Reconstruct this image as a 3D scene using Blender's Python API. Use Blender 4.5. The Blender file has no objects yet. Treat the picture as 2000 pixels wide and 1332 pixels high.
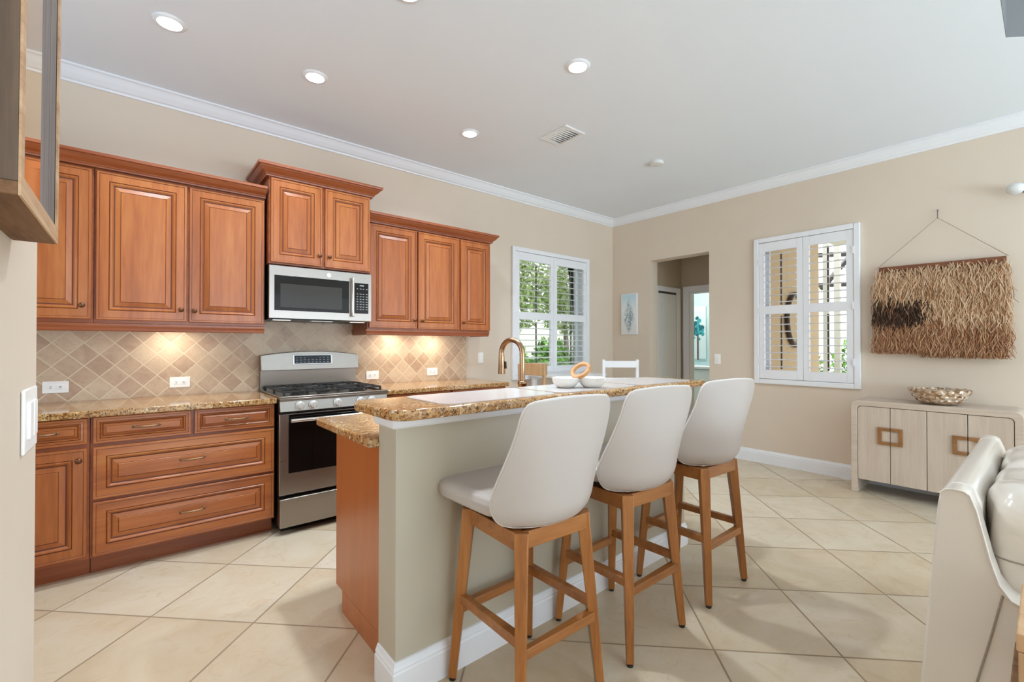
import bpy, bmesh, math, random
from math import sin, cos, pi, radians, sqrt, atan2
from mathutils import Vector, Matrix
random.seed(7)
SC = bpy.context.scene
COL = SC.collection

# ------------------------------------------------------------------ camera, world, fill lights, sun, exposure
cd = bpy.data.cameras.new('camera'); cam = bpy.data.objects.new('camera', cd); COL.objects.link(cam)
cd.sensor_fit = 'HORIZONTAL'; cd.sensor_width = 36.0; cd.lens = 882.33 * 36.0 / 2000.0
cd.clip_start = 0.02; cd.clip_end = 200
YAW, PITCH = 0.8725, 0.0079
fw = Vector((cos(YAW) * cos(PITCH), sin(YAW) * cos(PITCH), sin(PITCH)))
cam.location = (-5.1939, -3.9725, 1.2716)
cam.rotation_euler = fw.to_track_quat('-Z', 'Y').to_euler()
SC.camera = cam
SC.view_settings.view_transform = 'Standard'
SC.view_settings.look = 'None'
SC.view_settings.gamma = 1.0
SC.view_settings.exposure = 0.57
SC.view_settings.use_curve_mapping = False
SC.cycles.use_denoising = True
SC.cycles.max_bounces = 10
SC.cycles.diffuse_bounces = 6
SC.cycles.glossy_bounces = 5
SC.cycles.transparent_max_bounces = 24
SC.cycles.sample_clamp_indirect = 6.0
SC.cycles.caustics_reflective = False
SC.cycles.caustics_refractive = False

wd = bpy.data.worlds.new('overcast_sky'); SC.world = wd; wd.use_nodes = True
bg = wd.node_tree.nodes['Background']
bg.inputs[0].default_value = (0.93, 0.96, 1.0, 1); bg.inputs[1].default_value = 1.7


def area_light(name, loc, rot, sx, sy, energy, color=(1, 1, 1), shape='RECTANGLE', spread=pi):
    ld = bpy.data.lights.new(name, 'AREA'); ld.shape = shape; ld.size = sx
    if shape in ('RECTANGLE', 'ELLIPSE'): ld.size_y = sy
    ld.energy = energy; ld.color = color; ld.spread = spread
    o = bpy.data.objects.new(name, ld); o.location = loc; o.rotation_euler = rot; COL.objects.link(o)
    return o


# unseen area lights added to lift the ceiling, placed behind and beside the viewpoint
FILL_TINT = (0.585, 0.81, 1.0)
for i in range(3):
    area_light('added_rear_fill', (-4.4 + 1.75 * i, -8.7, .9), (radians(158), 0, 0), 1.6, 1.6, 74, FILL_TINT)
area_light('added_side_fill', (-.28, -7.4, .9), (radians(150), 0, radians(90)), 1.6, 1.6, 30, FILL_TINT)
area_light('added_kitchen_fill', (-6.9, -1.7, 1.35), (radians(140), 0, radians(-90)), 1.3, 1.3, 13, FILL_TINT)
sun = bpy.data.lights.new('soft_sun', 'SUN'); sun.energy = 2.5; sun.angle = radians(20); sun.color = (1, .96, .9)
so = bpy.data.objects.new('soft_sun', sun); so.rotation_euler = (radians(-35), radians(8), 0); COL.objects.link(so)

# ------------------------------------------------------------------ materials
def lin(c):
    return tuple(((x / 255.0) / 12.92 if x / 255.0 <= 0.04045 else ((x / 255.0 + 0.055) / 1.055) ** 2.4) for x in c) + (1.0,)


class NT:
    def __init__(s, name):
        s.m = bpy.data.materials.new(name); s.m.use_nodes = True
        s.t = s.m.node_tree; s.n = s.t.nodes; s.l = s.t.links
        s.b = s.n['Principled BSDF']
    def node(s, typ, **kw):
        n = s.n.new(typ)
        for k, v in kw.items(): setattr(n, k, v)
        return n
    def link(s, a, b): s.l.new(a, b)
    def set(s, **kw):
        for k, v in kw.items(): s.b.inputs[k.replace('_', ' ')].default_value = v
    def coord(s, scale=(1, 1, 1), rot=(0, 0, 0), loc=(0, 0, 0), out='Object'):
        tc = s.node('ShaderNodeTexCoord'); mp = s.node('ShaderNodeMapping')
        mp.inputs['Scale'].default_value = scale; mp.inputs['Rotation'].default_value = rot; mp.inputs['Location'].default_value = loc
        s.link(tc.outputs[out], mp.inputs[0]); return mp.outputs[0]
    def noise(s, vec, scale, detail=4, rough=.55, dist=0.0):
        n = s.node('ShaderNodeTexNoise'); n.inputs['Scale'].default_value = scale; n.inputs['Detail'].default_value = detail
        n.inputs['Roughness'].default_value = rough; n.inputs['Distortion'].default_value = dist
        s.link(vec, n.inputs['Vector']); return n.outputs['Fac']
    def ramp(s, fac, stops, interp='LINEAR'):
        r = s.node('ShaderNodeValToRGB'); r.color_ramp.interpolation = interp
        e = r.color_ramp.elements
        while len(e) < len(stops): e.new(0.5)
        for i, (p, c) in enumerate(stops):
            e[i].position = p; e[i].color = c if len(c) == 4 else tuple(c) + (1,)
        s.link(fac, r.inputs[0]); return r.outputs[0]
    def math(s, op, a, b=None):
        n = s.node('ShaderNodeMath', operation=op)
        for i, x in enumerate((a, b)):
            if x is None: continue
            if isinstance(x, (int, float)): n.inputs[i].default_value = x
            else: s.link(x, n.inputs[i])
        return n.outputs[0]
    def mix(s, fac, a, b, mode='MIX'):
        n = s.node('ShaderNodeMix', data_type='RGBA', blend_type=mode)
        for i, x in ((0, fac), (6, a), (7, b)):
            if isinstance(x, (int, float)): n.inputs[i].default_value = x
            elif isinstance(x, tuple): n.inputs[i].default_value = x
            else: s.link(x, n.inputs[i])
        return n.outputs[2]
    def bump(s, h, strength=.2, dist=.002):
        n = s.node('ShaderNodeBump'); n.inputs['Strength'].default_value = strength; n.inputs['Distance'].default_value = dist
        s.link(h, n.inputs['Height']); s.link(n.outputs[0], s.b.inputs['Normal'])
    def color(s, c): s.link(c, s.b.inputs['Base Color'])


M = {}
def simple(name, rgb, rough=.5, metal=0.0, emit=0.0, coat=0.0, bump=None):
    t = NT(name); t.set(Base_Color=lin(rgb), Roughness=rough, Metallic=metal)
    if emit: t.b.inputs['Emission Color'].default_value = lin(rgb); t.b.inputs['Emission Strength'].default_value = emit
    if coat: t.b.inputs['Coat Weight'].default_value = coat; t.b.inputs['Coat Roughness'].default_value = .08
    if bump:
        v = t.coord(); t.bump(t.noise(v, bump[0], 3), bump[1], .001)
    M[name] = t.m; return t.m


def paint(name, rgb, var=.03, rough=.6):
    t = NT(name); v = t.coord(); n = t.noise(v, 1.2, 3); base = lin(rgb)
    a = tuple(x * (1 - var) for x in base[:3]) + (1,); b = tuple(min(1, x * (1 + var)) for x in base[:3]) + (1,)
    t.color(t.ramp(n, [(.3, a), (.7, b)])); t.set(Roughness=rough)
    t.bump(t.noise(v, 180, 2), .05, .0006); M[name] = t.m


def wood(name, dark, mid, light, axis='z', rough=.35, scale=9.0, coat=.15, stretch=.09, obj_var=.5):
    t = NT(name)
    sc = {'x': (stretch, 1, 1), 'y': (1, stretch, 1), 'z': (1, 1, stretch)}[axis]
    oi = t.node('ShaderNodeObjectInfo')
    tc = t.node('ShaderNodeTexCoord'); mp = t.node('ShaderNodeMapping'); mp.inputs['Scale'].default_value = sc
    sh = t.node('ShaderNodeVectorMath', operation='MULTIPLY_ADD'); t.link(oi.outputs['Random'], sh.inputs[0]); sh.inputs[1].default_value = (7.3, 5.1, 9.7)
    t.link(tc.outputs['Object'], sh.inputs[2]); t.link(sh.outputs[0], mp.inputs[0]); v = mp.outputs[0]
    n1 = t.noise(v, scale, 5, .6, .6); n2 = t.noise(v, scale * 7, 3, .5)
    n = t.math('ADD', t.math('MULTIPLY', n1, .72), t.math('MULTIPLY', n2, .28))
    c = t.ramp(n, [(.28, lin(dark)), (.5, lin(mid)), (.74, lin(light))])
    hs = t.node('ShaderNodeHueSaturation'); t.link(c, hs.inputs['Color'])
    t.link(t.math('ADD', t.math('MULTIPLY', oi.outputs['Random'], .16 * obj_var), 1 - .08 * obj_var), hs.inputs['Value'])
    t.color(hs.outputs[0]); t.set(Roughness=rough); t.b.inputs['Coat Weight'].default_value = coat; t.b.inputs['Coat Roughness'].default_value = .2
    t.bump(n2, .06, .001); M[name] = t.m


def granite(name, shift=0):
    t = NT(name); v = t.coord(loc=(shift, shift, 0))
    big = t.noise(v, 5, 4, .6, .8)
    base = t.ramp(big, [(.3, lin((170, 122, 70))), (.5, lin((194, 152, 98))), (.7, lin((214, 184, 138)))])
    fine = t.noise(v, 75, 5, .75)
    c = t.mix(t.ramp(fine, [(.48, (0, 0, 0)), (.58, (1, 1, 1))]), base, lin((132, 80, 38)))
    vo = t.node('ShaderNodeTexVoronoi'); vo.inputs['Scale'].default_value = 110; t.link(v, vo.inputs['Vector'])
    f2 = t.noise(v, 38, 4, .7)
    spots = t.math('MULTIPLY', t.ramp(vo.outputs['Distance'], [(.25, (1, 1, 1)), (.45, (0, 0, 0))]), t.ramp(f2, [(.46, (0, 0, 0)), (.54, (1, 1, 1))]))
    c = t.mix(spots, c, lin((52, 34, 22)))
    f3 = t.noise(v, 52, 3, .6)
    c = t.mix(t.ramp(f3, [(.62, (0, 0, 0)), (.7, (1, 1, 1))]), c, lin((238, 224, 196)))
    t.color(c); t.set(Roughness=.13); t.b.inputs['Coat Weight'].default_value = .3; M[name] = t.m


def lattice(name, ax, origin, ang, pitch, grout, cols, groutcol, rough, blotch, bump=.3, veins=None, var=1.0):
    """tiles laid on a rotated square lattice in the plane of axes ax"""
    t = NT(name); tc = t.node('ShaderNodeTexCoord'); sp = t.node('ShaderNodeSeparateXYZ'); t.link(tc.outputs['Object'], sp.inputs[0])
    X, Y = sp.outputs[ax[0]], sp.outputs[ax[1]]
    X = t.math('SUBTRACT', X, origin[0]); Y = t.math('SUBTRACT', Y, origin[1])
    u = t.math('ADD', t.math('MULTIPLY', X, cos(ang) / pitch), t.math('MULTIPLY', Y, sin(ang) / pitch))
    w = t.math('ADD', t.math('MULTIPLY', X, -sin(ang) / pitch), t.math('MULTIPLY', Y, cos(ang) / pitch))
    fu, fv = t.math('FRACT', u), t.math('FRACT', w)
    du = t.math('MINIMUM', fu, t.math('SUBTRACT', 1.0, fu)); dv = t.math('MINIMUM', fv, t.math('SUBTRACT', 1.0, fv))
    d = t.math('MINIMUM', du, dv)
    g = t.ramp(d, [(grout / pitch * .5, (1, 1, 1)), (grout / pitch * .5 + .006, (0, 0, 0))])
    cmb = t.node('ShaderNodeCombineXYZ'); t.link(t.math('FLOOR', u), cmb.inputs[0]); t.link(t.math('FLOOR', w), cmb.inputs[1])
    wn = t.node('ShaderNodeTexWhiteNoise'); t.link(cmb.outputs[0], wn.inputs['Vector'])
    off = t.node('ShaderNodeVectorMath', operation='MULTIPLY_ADD'); t.link(wn.outputs['Color'], off.inputs[0]); off.inputs[1].default_value = (9, 9, 9); t.link(tc.outputs['Object'], off.inputs[2])
    n1 = t.noise(off.outputs[0], blotch, 6, .62, 1.2)
    k = t.math('ADD', t.math('MULTIPLY', n1, .62), t.math('MULTIPLY', t.math('ADD', t.math('MULTIPLY', t.math('SUBTRACT', wn.outputs['Value'], .5), var), .5), .38))
    c = t.ramp(k, [(.22, lin(cols[0])), (.42, lin(cols[1])), (.58, lin(cols[2])), (.8, lin(cols[3]))])
    if veins:
        n2 = t.noise(off.outputs[0], veins[0], 8, .7, 2.0)
        c = t.mix(t.ramp(n2, [(.54, (0, 0, 0)), (.64, (veins[2],) * 3)]), c, lin(veins[1]))
    c = t.mix(g, c, lin(groutcol)); t.color(c)
    t.link(t.math('ADD', t.math('MULTIPLY', g, .4), rough), t.b.inputs['Roughness'])
    t.bump(t.math('SUBTRACT', t.math('MULTIPLY', n1, .15), g), bump, .002); M[name] = t.m


paint('wall_paint', (220, 205, 187)); paint('island_paint', (188, 179, 160)); paint('ceiling_paint', (230, 235, 241), .01, .75)
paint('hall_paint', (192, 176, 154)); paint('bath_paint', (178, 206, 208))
simple('tray_step_shade', (118, 118, 118), .7)  # darker than the ceiling: shade put into the colour of the tray sides
simple('trim_white', (236, 238, 242), .38); simple('plate_white', (248, 246, 243), .35); simple('slot_dark', (60, 55, 50), .6)
simple('shutter_white', (238, 239, 242), .35)
simple('rod_shade_grey', (84, 76, 68), .5)  # dark colour stands in for the backlit shade on the rods
lattice('floor_tile', (0, 1), (-5.4813, -0.9029), -0.7881, 0.5079, .006,
        [(192, 170, 139), (205, 186, 158), (212, 197, 173), (221, 208, 189)], (150, 128, 102), .26, 2.6, .25, (7, (196, 170, 136), .45), .8)
lattice('splash_tile', (0, 2), (-5.357, 1.209), pi / 4, .1039, .006,
        [(176, 146, 120), (192, 164, 138), (204, 180, 152), (216, 195, 168)], (218, 202, 176), .42, 9, .4, (30, (168, 132, 108), .35), .9)
granite('granite')
CD, CM_, CL = (138, 70, 29), (170, 95, 44), (190, 120, 62)
wood('cabinet_wood', CD, CM_, CL, 'z'); wood('cabinet_wood_flat', CD, CM_, CL, 'x')
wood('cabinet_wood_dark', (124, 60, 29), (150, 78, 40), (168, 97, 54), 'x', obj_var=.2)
wood('end_panel_wood', (168, 92, 44), (180, 104, 54), (190, 114, 62), 'z', rough=.3, obj_var=.1)
simple('glaze', (96, 44, 22), .5)
wood('stool_wood', (130, 76, 34), (164, 103, 48), (186, 126, 68), 'z', scale=16, rough=.4, obj_var=.3)
wood('rail_wood', (128, 76, 36), (160, 101, 50), (180, 122, 68), 'x', scale=16, rough=.4, obj_var=.3)
wood('rustic_cool', (88, 79, 75), (118, 107, 102), (146, 135, 130), 'z', scale=24, rough=.8, coat=0, stretch=.04)
wood('rustic_grey', (74, 58, 46), (108, 88, 72), (142, 120, 100), 'z', scale=24, rough=.8, coat=0, stretch=.04)
wood('rustic_tan', (142, 106, 74), (190, 152, 116), (214, 182, 148), 'y', scale=20, rough=.75, coat=0, stretch=.08)
wood('rustic_under', (84, 56, 34), (124, 88, 58), (150, 112, 80), 'y', scale=22, rough=.8, coat=0, stretch=.1)
wood('slat_wood', (96, 54, 32), (124, 74, 46), (142, 90, 60), 'y', rough=.55, coat=0)
wood('washed_oak', (186, 168, 150), (200, 183, 166), (210, 195, 180), 'z', scale=30, rough=.55, coat=0, stretch=.05, obj_var=.15)
wood('washed_oak_flat', (188, 170, 152), (202, 185, 168), (212, 197, 182), 'y', scale=30, rough=.55, coat=0, stretch=.05, obj_var=.15)
wood('copper_wood', (128, 84, 44), (150, 104, 60), (168, 120, 74), 'y', scale=14, rough=.4)
wood('pale_wood', (176, 136, 98), (198, 158, 118), (212, 176, 138), 'z', scale=14, rough=.5, coat=0)
wood('chair_tan', (168, 132, 92), (188, 152, 110), (202, 168, 128), 'z', scale=14, rough=.5, coat=0)
wood('handle_wood', (170, 112, 60), (196, 140, 84), (212, 160, 104), 'x', scale=20, rough=.45)


def steel(name, axis, rgb=(156, 148, 140), rough=.3):
    t = NT(name); sc = {'x': (.02, 1, 1), 'z': (1, 1, .02)}[axis]; v = t.coord(scale=sc); n = t.noise(v, 260, 2)
    t.set(Base_Color=lin(rgb), Metallic=1.0)
    t.link(t.math('ADD', t.math('MULTIPLY', n, .12), rough - .06), t.b.inputs['Roughness']); M[name] = t.m


steel('steel', 'x'); steel('steel_bright', 'x', (214, 206, 197), .16)
simple('black_glass', (12, 11, 11), .06); simple('window_dark', (54, 51, 49), .1)
for k_ in ('black_glass', 'window_dark'): M[k_].node_tree.nodes['Principled BSDF'].inputs['Specular IOR Level'].default_value = .28
simple('cast_iron', (34, 32, 31), .55); simple('black_metal', (22, 20, 19), .4); simple('range_black', (20, 18, 18), .35)
simple('button_grey', (150, 150, 150), .5); simple('logo_silver', (232, 230, 226), .25, .4)
simple('pull_bronze', (156, 122, 92), .34, .85); simple('knob_bronze', (110, 72, 48), .35, .7)
simple('faucet_bronze', (170, 138, 108), .24, 1.0); simple('faucet_dark', (60, 40, 28), .3, .6)
simple('leather_white', (186, 176, 169), .4, coat=.12, bump=(240, .06)); simple('piping_highlight', (212, 205, 199), .4)  # piping lighter than the leather, rim highlight put into its colour
simple('sofa_leather', (222, 213, 202), .28, coat=.35, bump=(150, .12)); simple('sofa_seam', (150, 138, 124), .5)
t = NT('sofa_soft'); v = t.coord(scale=(1, 1, 2.2)); t.set(Base_Color=lin((222, 213, 202)), Roughness=.24); t.b.inputs['Coat Weight'].default_value = .45; t.b.inputs['Coat Roughness'].default_value = .12; t.bump(t.math('ADD', t.noise(v, 6, 2, .4, 1.0), t.math('MULTIPLY', t.noise(v, 160, 2), .02)), .4, .02); M['sofa_soft'] = t.m
simple('mat_white', (208, 200, 196), .14); M['mat_white'].node_tree.nodes['Principled BSDF'].inputs['Specular IOR Level'].default_value = .3; simple('ceramic', (228, 225, 219), .25, coat=.3)
simple('painted_white', (232, 233, 234), .4); simple('foot_dark', (40, 32, 28), .5)
simple('mirror_glass', (250, 220, 170), .05, 1.0)
simple('lamp_glow', (255, 253, 248), .4, emit=9.0)
simple('puck_glow', (255, 236, 206), .4, emit=6.0)
simple('cord_tan', (150, 128, 102), .8); simple('nail', (90, 78, 66), .4, .6)
simple('fiber_a', (212, 180, 146), .8); simple('fiber_b', (188, 148, 112), .8); simple('fiber_c', (156, 108, 74), .8); simple('fiber_d', (64, 44, 32), .85); simple('fiber_e', (104, 72, 50), .85)
simple('backing', (164, 126, 88), .9)
simple('sensor_white', (222, 222, 220), .4); simple('sensor_dark', (70, 66, 62), .5)
simple('vent_white', (232, 232, 232), .45); simple('vent_dark', (120, 120, 122), .7)
simple('stucco', (188, 170, 138), .9, bump=(60, .5)); simple('cage_bronze', (44, 38, 34), .5); simple('column_white', (196, 192, 182), .7)
simple('neighbor_white', (236, 236, 232), .8); simple('teal', (54, 150, 152), .6); simple('teal_dark', (30, 92, 104), .6); simple('art_brown', (110, 96, 92), .6)
simple('art_pale', (200, 216, 216), .6); simple('art_cream', (232, 230, 222), .6)


def grass_like(name, a, b, c, scale):
    t = NT(name); v = t.coord(); n = t.noise(v, scale, 5, .7)
    t.color(t.ramp(n, [(.3, lin(a)), (.5, lin(b)), (.7, lin(c))])); t.set(Roughness=.7); M[name] = t.m


grass_like('lawn', (92, 122, 60), (120, 150, 76), (150, 176, 100), 3)
grass_like('hedge_leaf', (64, 112, 44), (104, 156, 66), (160, 200, 100), 2.2)
grass_like('tree_leaf', (96, 118, 72), (136, 158, 98), (178, 192, 136), 1.6)
grass_like('paving', (186, 176, 160), (198, 188, 172), (208, 198, 184), 2)

# coastal print on the small canvas
t = NT('blue_print'); v = t.coord(); n = t.noise(v, 26, 6, .8, 1.0); tc2 = t.node('ShaderNodeTexCoord'); sp = t.node('ShaderNodeSeparateXYZ'); t.link(tc2.outputs['Generated'], sp.inputs[0])
cy = t.math('ABSOLUTE', t.math('SUBTRACT', sp.outputs[1], .5)); h = t.math('ABSOLUTE', t.math('SUBTRACT', sp.outputs[2], .42))
mask = t.ramp(t.math('ADD', t.math('MULTIPLY', cy, 1.0), t.math('MULTIPLY', h, .9)), [(.25, (1, 1, 1)), (.5, (0, 0, 0))])
f = t.math('MULTIPLY', mask, t.ramp(n, [(.44, (0, 0, 0)), (.56, (1, 1, 1))]))
t.color(t.mix(f, t.ramp(sp.outputs[2], [(.0, lin((226, 226, 222))), (.6, lin((236, 240, 240))), (.95, lin((196, 224, 234)))]), lin((92, 126, 142)))); t.set(Roughness=.6); M['blue_print'] = t.m

# pearly shell
t = NT('shell_pearl'); v = t.coord(); vo = t.node('ShaderNodeTexVoronoi'); vo.inputs['Scale'].default_value = 55; t.link(v, vo.inputs['Vector'])
c = t.ramp(vo.outputs['Color'], [(.0, lin((120, 84, 56))), (.35, lin((178, 144, 112))), (.6, lin((214, 190, 162))), (.9, lin((240, 228, 212)))]); t.color(c)
t.set(Roughness=.18, Metallic=.35); t.b.inputs['Coat Weight'].default_value = .6; t.bump(vo.outputs['Distance'], .5, .004); M['shell_pearl'] = t.m

# window glass: clear with a fresnel sheen
t = NT('pane_glass'); tr = t.node('ShaderNodeBsdfTransparent'); gl = t.node('ShaderNodeBsdfGlossy'); gl.inputs['Roughness'].default_value = .01
fr = t.node('ShaderNodeFresnel'); fr.inputs['IOR'].default_value = 1.35; mx = t.node('ShaderNodeMixShader')
t.link(fr.outputs[0], mx.inputs[0]); t.link(tr.outputs[0], mx.inputs[1]); t.link(gl.outputs[0], mx.inputs[2]); t.link(mx.outputs[0], t.n['Material Output'].inputs[0]); M['pane_glass'] = t.m


# ------------------------------------------------------------------ mesh helpers
def wloc(o):
    p = Vector((0, 0, 0))
    while o is not None: p += o.location; o = o.parent
    return p


class MB:
    def __init__(s): s.v = []; s.f = []; s.mi = []
    def face(s, idx, mi=0): s.f.append(tuple(idx)); s.mi.append(mi)
    def hexa(s, p, mi=0):
        b = len(s.v); s.v += [tuple(q) for q in p]
        for q in ((0, 3, 2, 1), (4, 5, 6, 7), (0, 1, 5, 4), (1, 2, 6, 5), (2, 3, 7, 6), (3, 0, 4, 7)): s.face([b + i for i in q], mi)
        return s
    def box(s, x0, x1, y0, y1, z0, z1, mi=0):
        x0, x1 = min(x0, x1), max(x0, x1); y0, y1 = min(y0, y1), max(y0, y1); z0, z1 = min(z0, z1), max(z0, z1)
        return s.hexa([(x0, y0, z0), (x1, y0, z0), (x1, y1, z0), (x0, y1, z0), (x0, y0, z1), (x1, y0, z1), (x1, y1, z1), (x0, y1, z1)], mi)
    def loops(s, L, cap=True, closed=True, mi=0, mis=None, wrap=False):
        b = len(s.v); n = len(L[0])
        for lp in L: s.v += [tuple(q) for q in lp]
        m = len(L)
        for i in range(m if wrap else m - 1):
            for j in range(n if closed else n - 1):
                k = (j + 1) % n; i2 = (i + 1) % m
                s.face((b + i * n + j, b + i * n + k, b + i2 * n + k, b + i2 * n + j), mis[i] if mis else mi)
        if cap and not wrap:
            s.face([b + j for j in range(n)][::-1], mis[0] if mis else mi); s.face([b + (m - 1) * n + j for j in range(n)], mis[-1] if mis else mi)
        return s
    def prism(s, poly, ax, a0, a1, mi=0):
        """extrude a 2-D polygon along axis ax; polygon coordinates are the other two axes in order"""
        def P(q, a): r = [q[0], q[1]]; r.insert(ax, a); return r
        return s.loops([[P(q, a0) for q in poly], [P(q, a1) for q in poly]], mi=mi)
    def lathe(s, prof, c=(0, 0, 0), n=24, axis=2, mi=0, cap=True, mis=None):
        L = []
        for r, h in prof:
            lp = []
            for k in range(n):
                a = 2 * pi * k / n; q = [r * cos(a), r * sin(a)]; q.insert(axis, h)
                lp.append((q[0] + c[0], q[1] + c[1], q[2] + c[2]))
            L.append(lp)
        return s.loops(L, cap=cap, mi=mi, mis=mis)
    def tube(s, path, r, n=10, mi=0, wrap=False, cap=True, up=None):
        P = [Vector(p) for p in path]; m = len(P); rs = r if isinstance(r, (list, tuple)) else [r] * m; L = []
        prev = None
        for i in range(m):
            if wrap: d = P[(i + 1) % m] - P[i - 1]
            else: d = P[min(i + 1, m - 1)] - P[max(i - 1, 0)]
            d.normalize()
            if prev is None:
                a = Vector(up) if up else (Vector((0, 0, 1)) if abs(d.z) < .9 else Vector((1, 0, 0)))
                u = (a - d * a.dot(d)).normalized()
            else: u = (prev - d * prev.dot(d)).normalized()
            prev = u; w = d.cross(u)
            L.append([P[i] + (u * cos(2 * pi * k / n) + w * sin(2 * pi * k / n)) * rs[i] for k in range(n)])
        return s.loops(L, cap=cap, mi=mi, wrap=wrap)
    def bar(s, a, b, w0, w1=None, d0=None, d1=None, mi=0, up=(0, 0, 1), roll=0.0):
        """square-section bar from a to b"""
        a, b = Vector(a), Vector(b); w1 = w0 if w1 is None else w1; d0 = w0 if d0 is None else d0; d1 = w1 if d1 is None else d1
        d = (b - a).normalized(); u = Vector(up); u = (u - d * u.dot(d))
        if u.length < 1e-4: u = Vector((1, 0, 0)) - d * d.x
        u.normalize(); w = d.cross(u)
        if roll: u, w = u * cos(roll) + w * sin(roll), w * cos(roll) - u * sin(roll)
        def sq(c, p, q): return [c + u * p / 2 + w * q / 2, c - u * p / 2 + w * q / 2, c - u * p / 2 - w * q / 2, c + u * p / 2 - w * q / 2]
        return s.loops([sq(a, w0, d0), sq(b, w1, d1)], mi=mi)
    def puff(s, c, r, e1=.4, e2=.4, nu=28, nv=16, mi=0, fn=None):
        def sp(x, e): return math.copysign(abs(x) ** e, x)
        L = []
        for i in range(nv + 1):
            a = -pi / 2 + pi * i / nv; a = max(min(a, pi / 2 - .02), -pi / 2 + .02); lp = []
            for j in range(nu):
                t_ = 2 * pi * j / nu
                q = (c[0] + r[0] * sp(cos(a), e1) * sp(cos(t_), e2), c[1] + r[1] * sp(cos(a), e1) * sp(sin(t_), e2), c[2] + r[2] * sp(sin(a), e1))
                lp.append(fn(q) if fn else q)
            L.append(lp)
        return s.loops(L, mi=mi)
    def build(s, name, mats, parent=None, bevel=0.0, smooth=False, local=False, seg=2, subsurf=0, kind=None, loc=None):
        off = Vector((0, 0, 0)) if (local or parent is None) else wloc(parent)
        if loc is not None and parent is None: off = Vector(loc)
        me = bpy.data.meshes.new(name); me.from_pydata([tuple(Vector(p) - off) for p in s.v], [], s.f)
        mats = mats if isinstance(mats, (list, tuple)) else [mats]
        for m_ in mats: me.materials.append(M[m_])
        me.polygons.foreach_set('material_index', s.mi)
        bm = bmesh.new(); bm.from_mesh(me); bmesh.ops.recalc_face_normals(bm, faces=bm.faces); bm.to_mesh(me); bm.free()
        o = bpy.data.objects.new(name, me); COL.objects.link(o)
        if parent is not None: o.parent = parent
        if loc is not None and parent is None: o.location = loc
        if bevel:
            b = o.modifiers.new('edge', 'BEVEL'); b.width = bevel; b.segments = seg; b.limit_method = 'ANGLE'; b.angle_limit = radians(35); b.use_clamp_overlap = True
        if subsurf:
            q = o.modifiers.new('sub', 'SUBSURF'); q.levels = subsurf; q.render_levels = subsurf
        if smooth or bevel:
            me.polygons.foreach_set('use_smooth', [True] * len(me.polygons))
            try: me.set_sharp_from_angle(angle=radians(38 if not smooth else 50))
            except Exception: pass
        if kind: o['kind'] = kind
        return o


def thing(name, label, cat, loc=(0, 0, 0), rotz=0.0, group=None):
    o = bpy.data.objects.new(name, None); COL.objects.link(o); o.location = loc; o.rotation_euler = (0, 0, rotz); o.empty_display_size = .1
    return tag(o, label, cat, group)


def tag(o, label, cat, group=None):
    o['label'] = label; o['category'] = cat
    if group: o['group'] = group
    return o


def struct(o, label=None):
    o['kind'] = 'structure'
    if label: o['label'] = label
    return o


def copy_tree(o, parent=None):
    c = o.copy(); COL.objects.link(c); c.parent = parent
    for ch in list(o.children): copy_tree(ch, c)
    return c


def sweep(mb, path, prof, mi=0, side=1):
    """mitred sweep in plan: path = (x,y) points, prof = (out, z) closed loop, out measured to the right of travel * side"""
    P = [Vector((p[0], p[1])) for p in path]; m = len(P); L = []
    for i in range(m):
        d0 = (P[i] - P[i - 1]).normalized() if i else (P[1] - P[0]).normalized()
        d1 = (P[i + 1] - P[i]).normalized() if i < m - 1 else d0
        n0 = Vector((d0.y, -d0.x)) * side; n1 = Vector((d1.y, -d1.x)) * side
        n = (n0 + n1); n = n / max(n.length_squared / 2, 1e-6)
        L.append([(P[i].x + n.x * o, P[i].y + n.y * o, z) for o, z in prof])
    return mb.loops(L, mi=mi)


def wall_boxes(mb, ax, c0, c1, a0, a1, z0, z1, holes):
    """wall of thickness c0..c1 on axis ax, spanning a0..a1 with rectangular holes (h0,h1,z0,z1)"""
    xs = sorted({a0, a1} | {h[0] for h in holes} | {h[1] for h in holes}); zs = sorted({z0, z1} | {h[2] for h in holes} | {h[3] for h in holes})
    for i in range(len(xs) - 1):
        for j in range(len(zs) - 1):
            cx, cz = (xs[i] + xs[i + 1]) / 2, (zs[j] + zs[j + 1]) / 2
            if any(h[0] < cx < h[1] and h[2] < cz < h[3] for h in holes): continue
            if ax == 1: mb.box(xs[i], xs[i + 1], c0, c1, zs[j], zs[j + 1])
            else: mb.box(c0, c1, xs[i], xs[i + 1], zs[j], zs[j + 1])
    return mb


# ------------------------------------------------------------------ room shell
CZ = 3.02
struct(MB().box(-7.2, 3.2, -9.2, .2, -.12, 0).build('floor', 'floor_tile'))
mb = MB(); mb.box(-7.2, .176, -3.82, .2, CZ, CZ + .3)
mb.prism([(-1.39, -3.82), (.176, -3.82), (.176, -4.3), (-.91, -4.3)], 2, CZ, CZ + .3)
struct(MB().hexa([(-1.392, -3.822, CZ + .002), (-.912, -4.302, CZ + .002), (-.91, -4.3, CZ + .002), (-1.39, -3.82, CZ + .002), (-1.392, -3.822, CZ + .3), (-.912, -4.302, CZ + .3), (-.91, -4.3, CZ + .3), (-1.39, -3.82, CZ + .3)]).box(-5.345, -1.392, -3.823, -3.8205, CZ + .002, CZ + .3).box(-.9125, -.9105, -9.0, -4.302, CZ + .002, CZ + .3).build('trim_5', 'tray_step_shade'))  # thin skins carrying the painted-in shade of the tray sides
mb.box(-.91, .176, -9.2, -4.3, CZ, CZ + .3); mb.box(-7.2, .176, -9.2, .2, CZ + .3, CZ + .42); mb.box(-7.2, -5.346, -9.2, -3.82, CZ, CZ + .3)
struct(mb.build('ceiling', 'ceiling_paint'))
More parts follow.
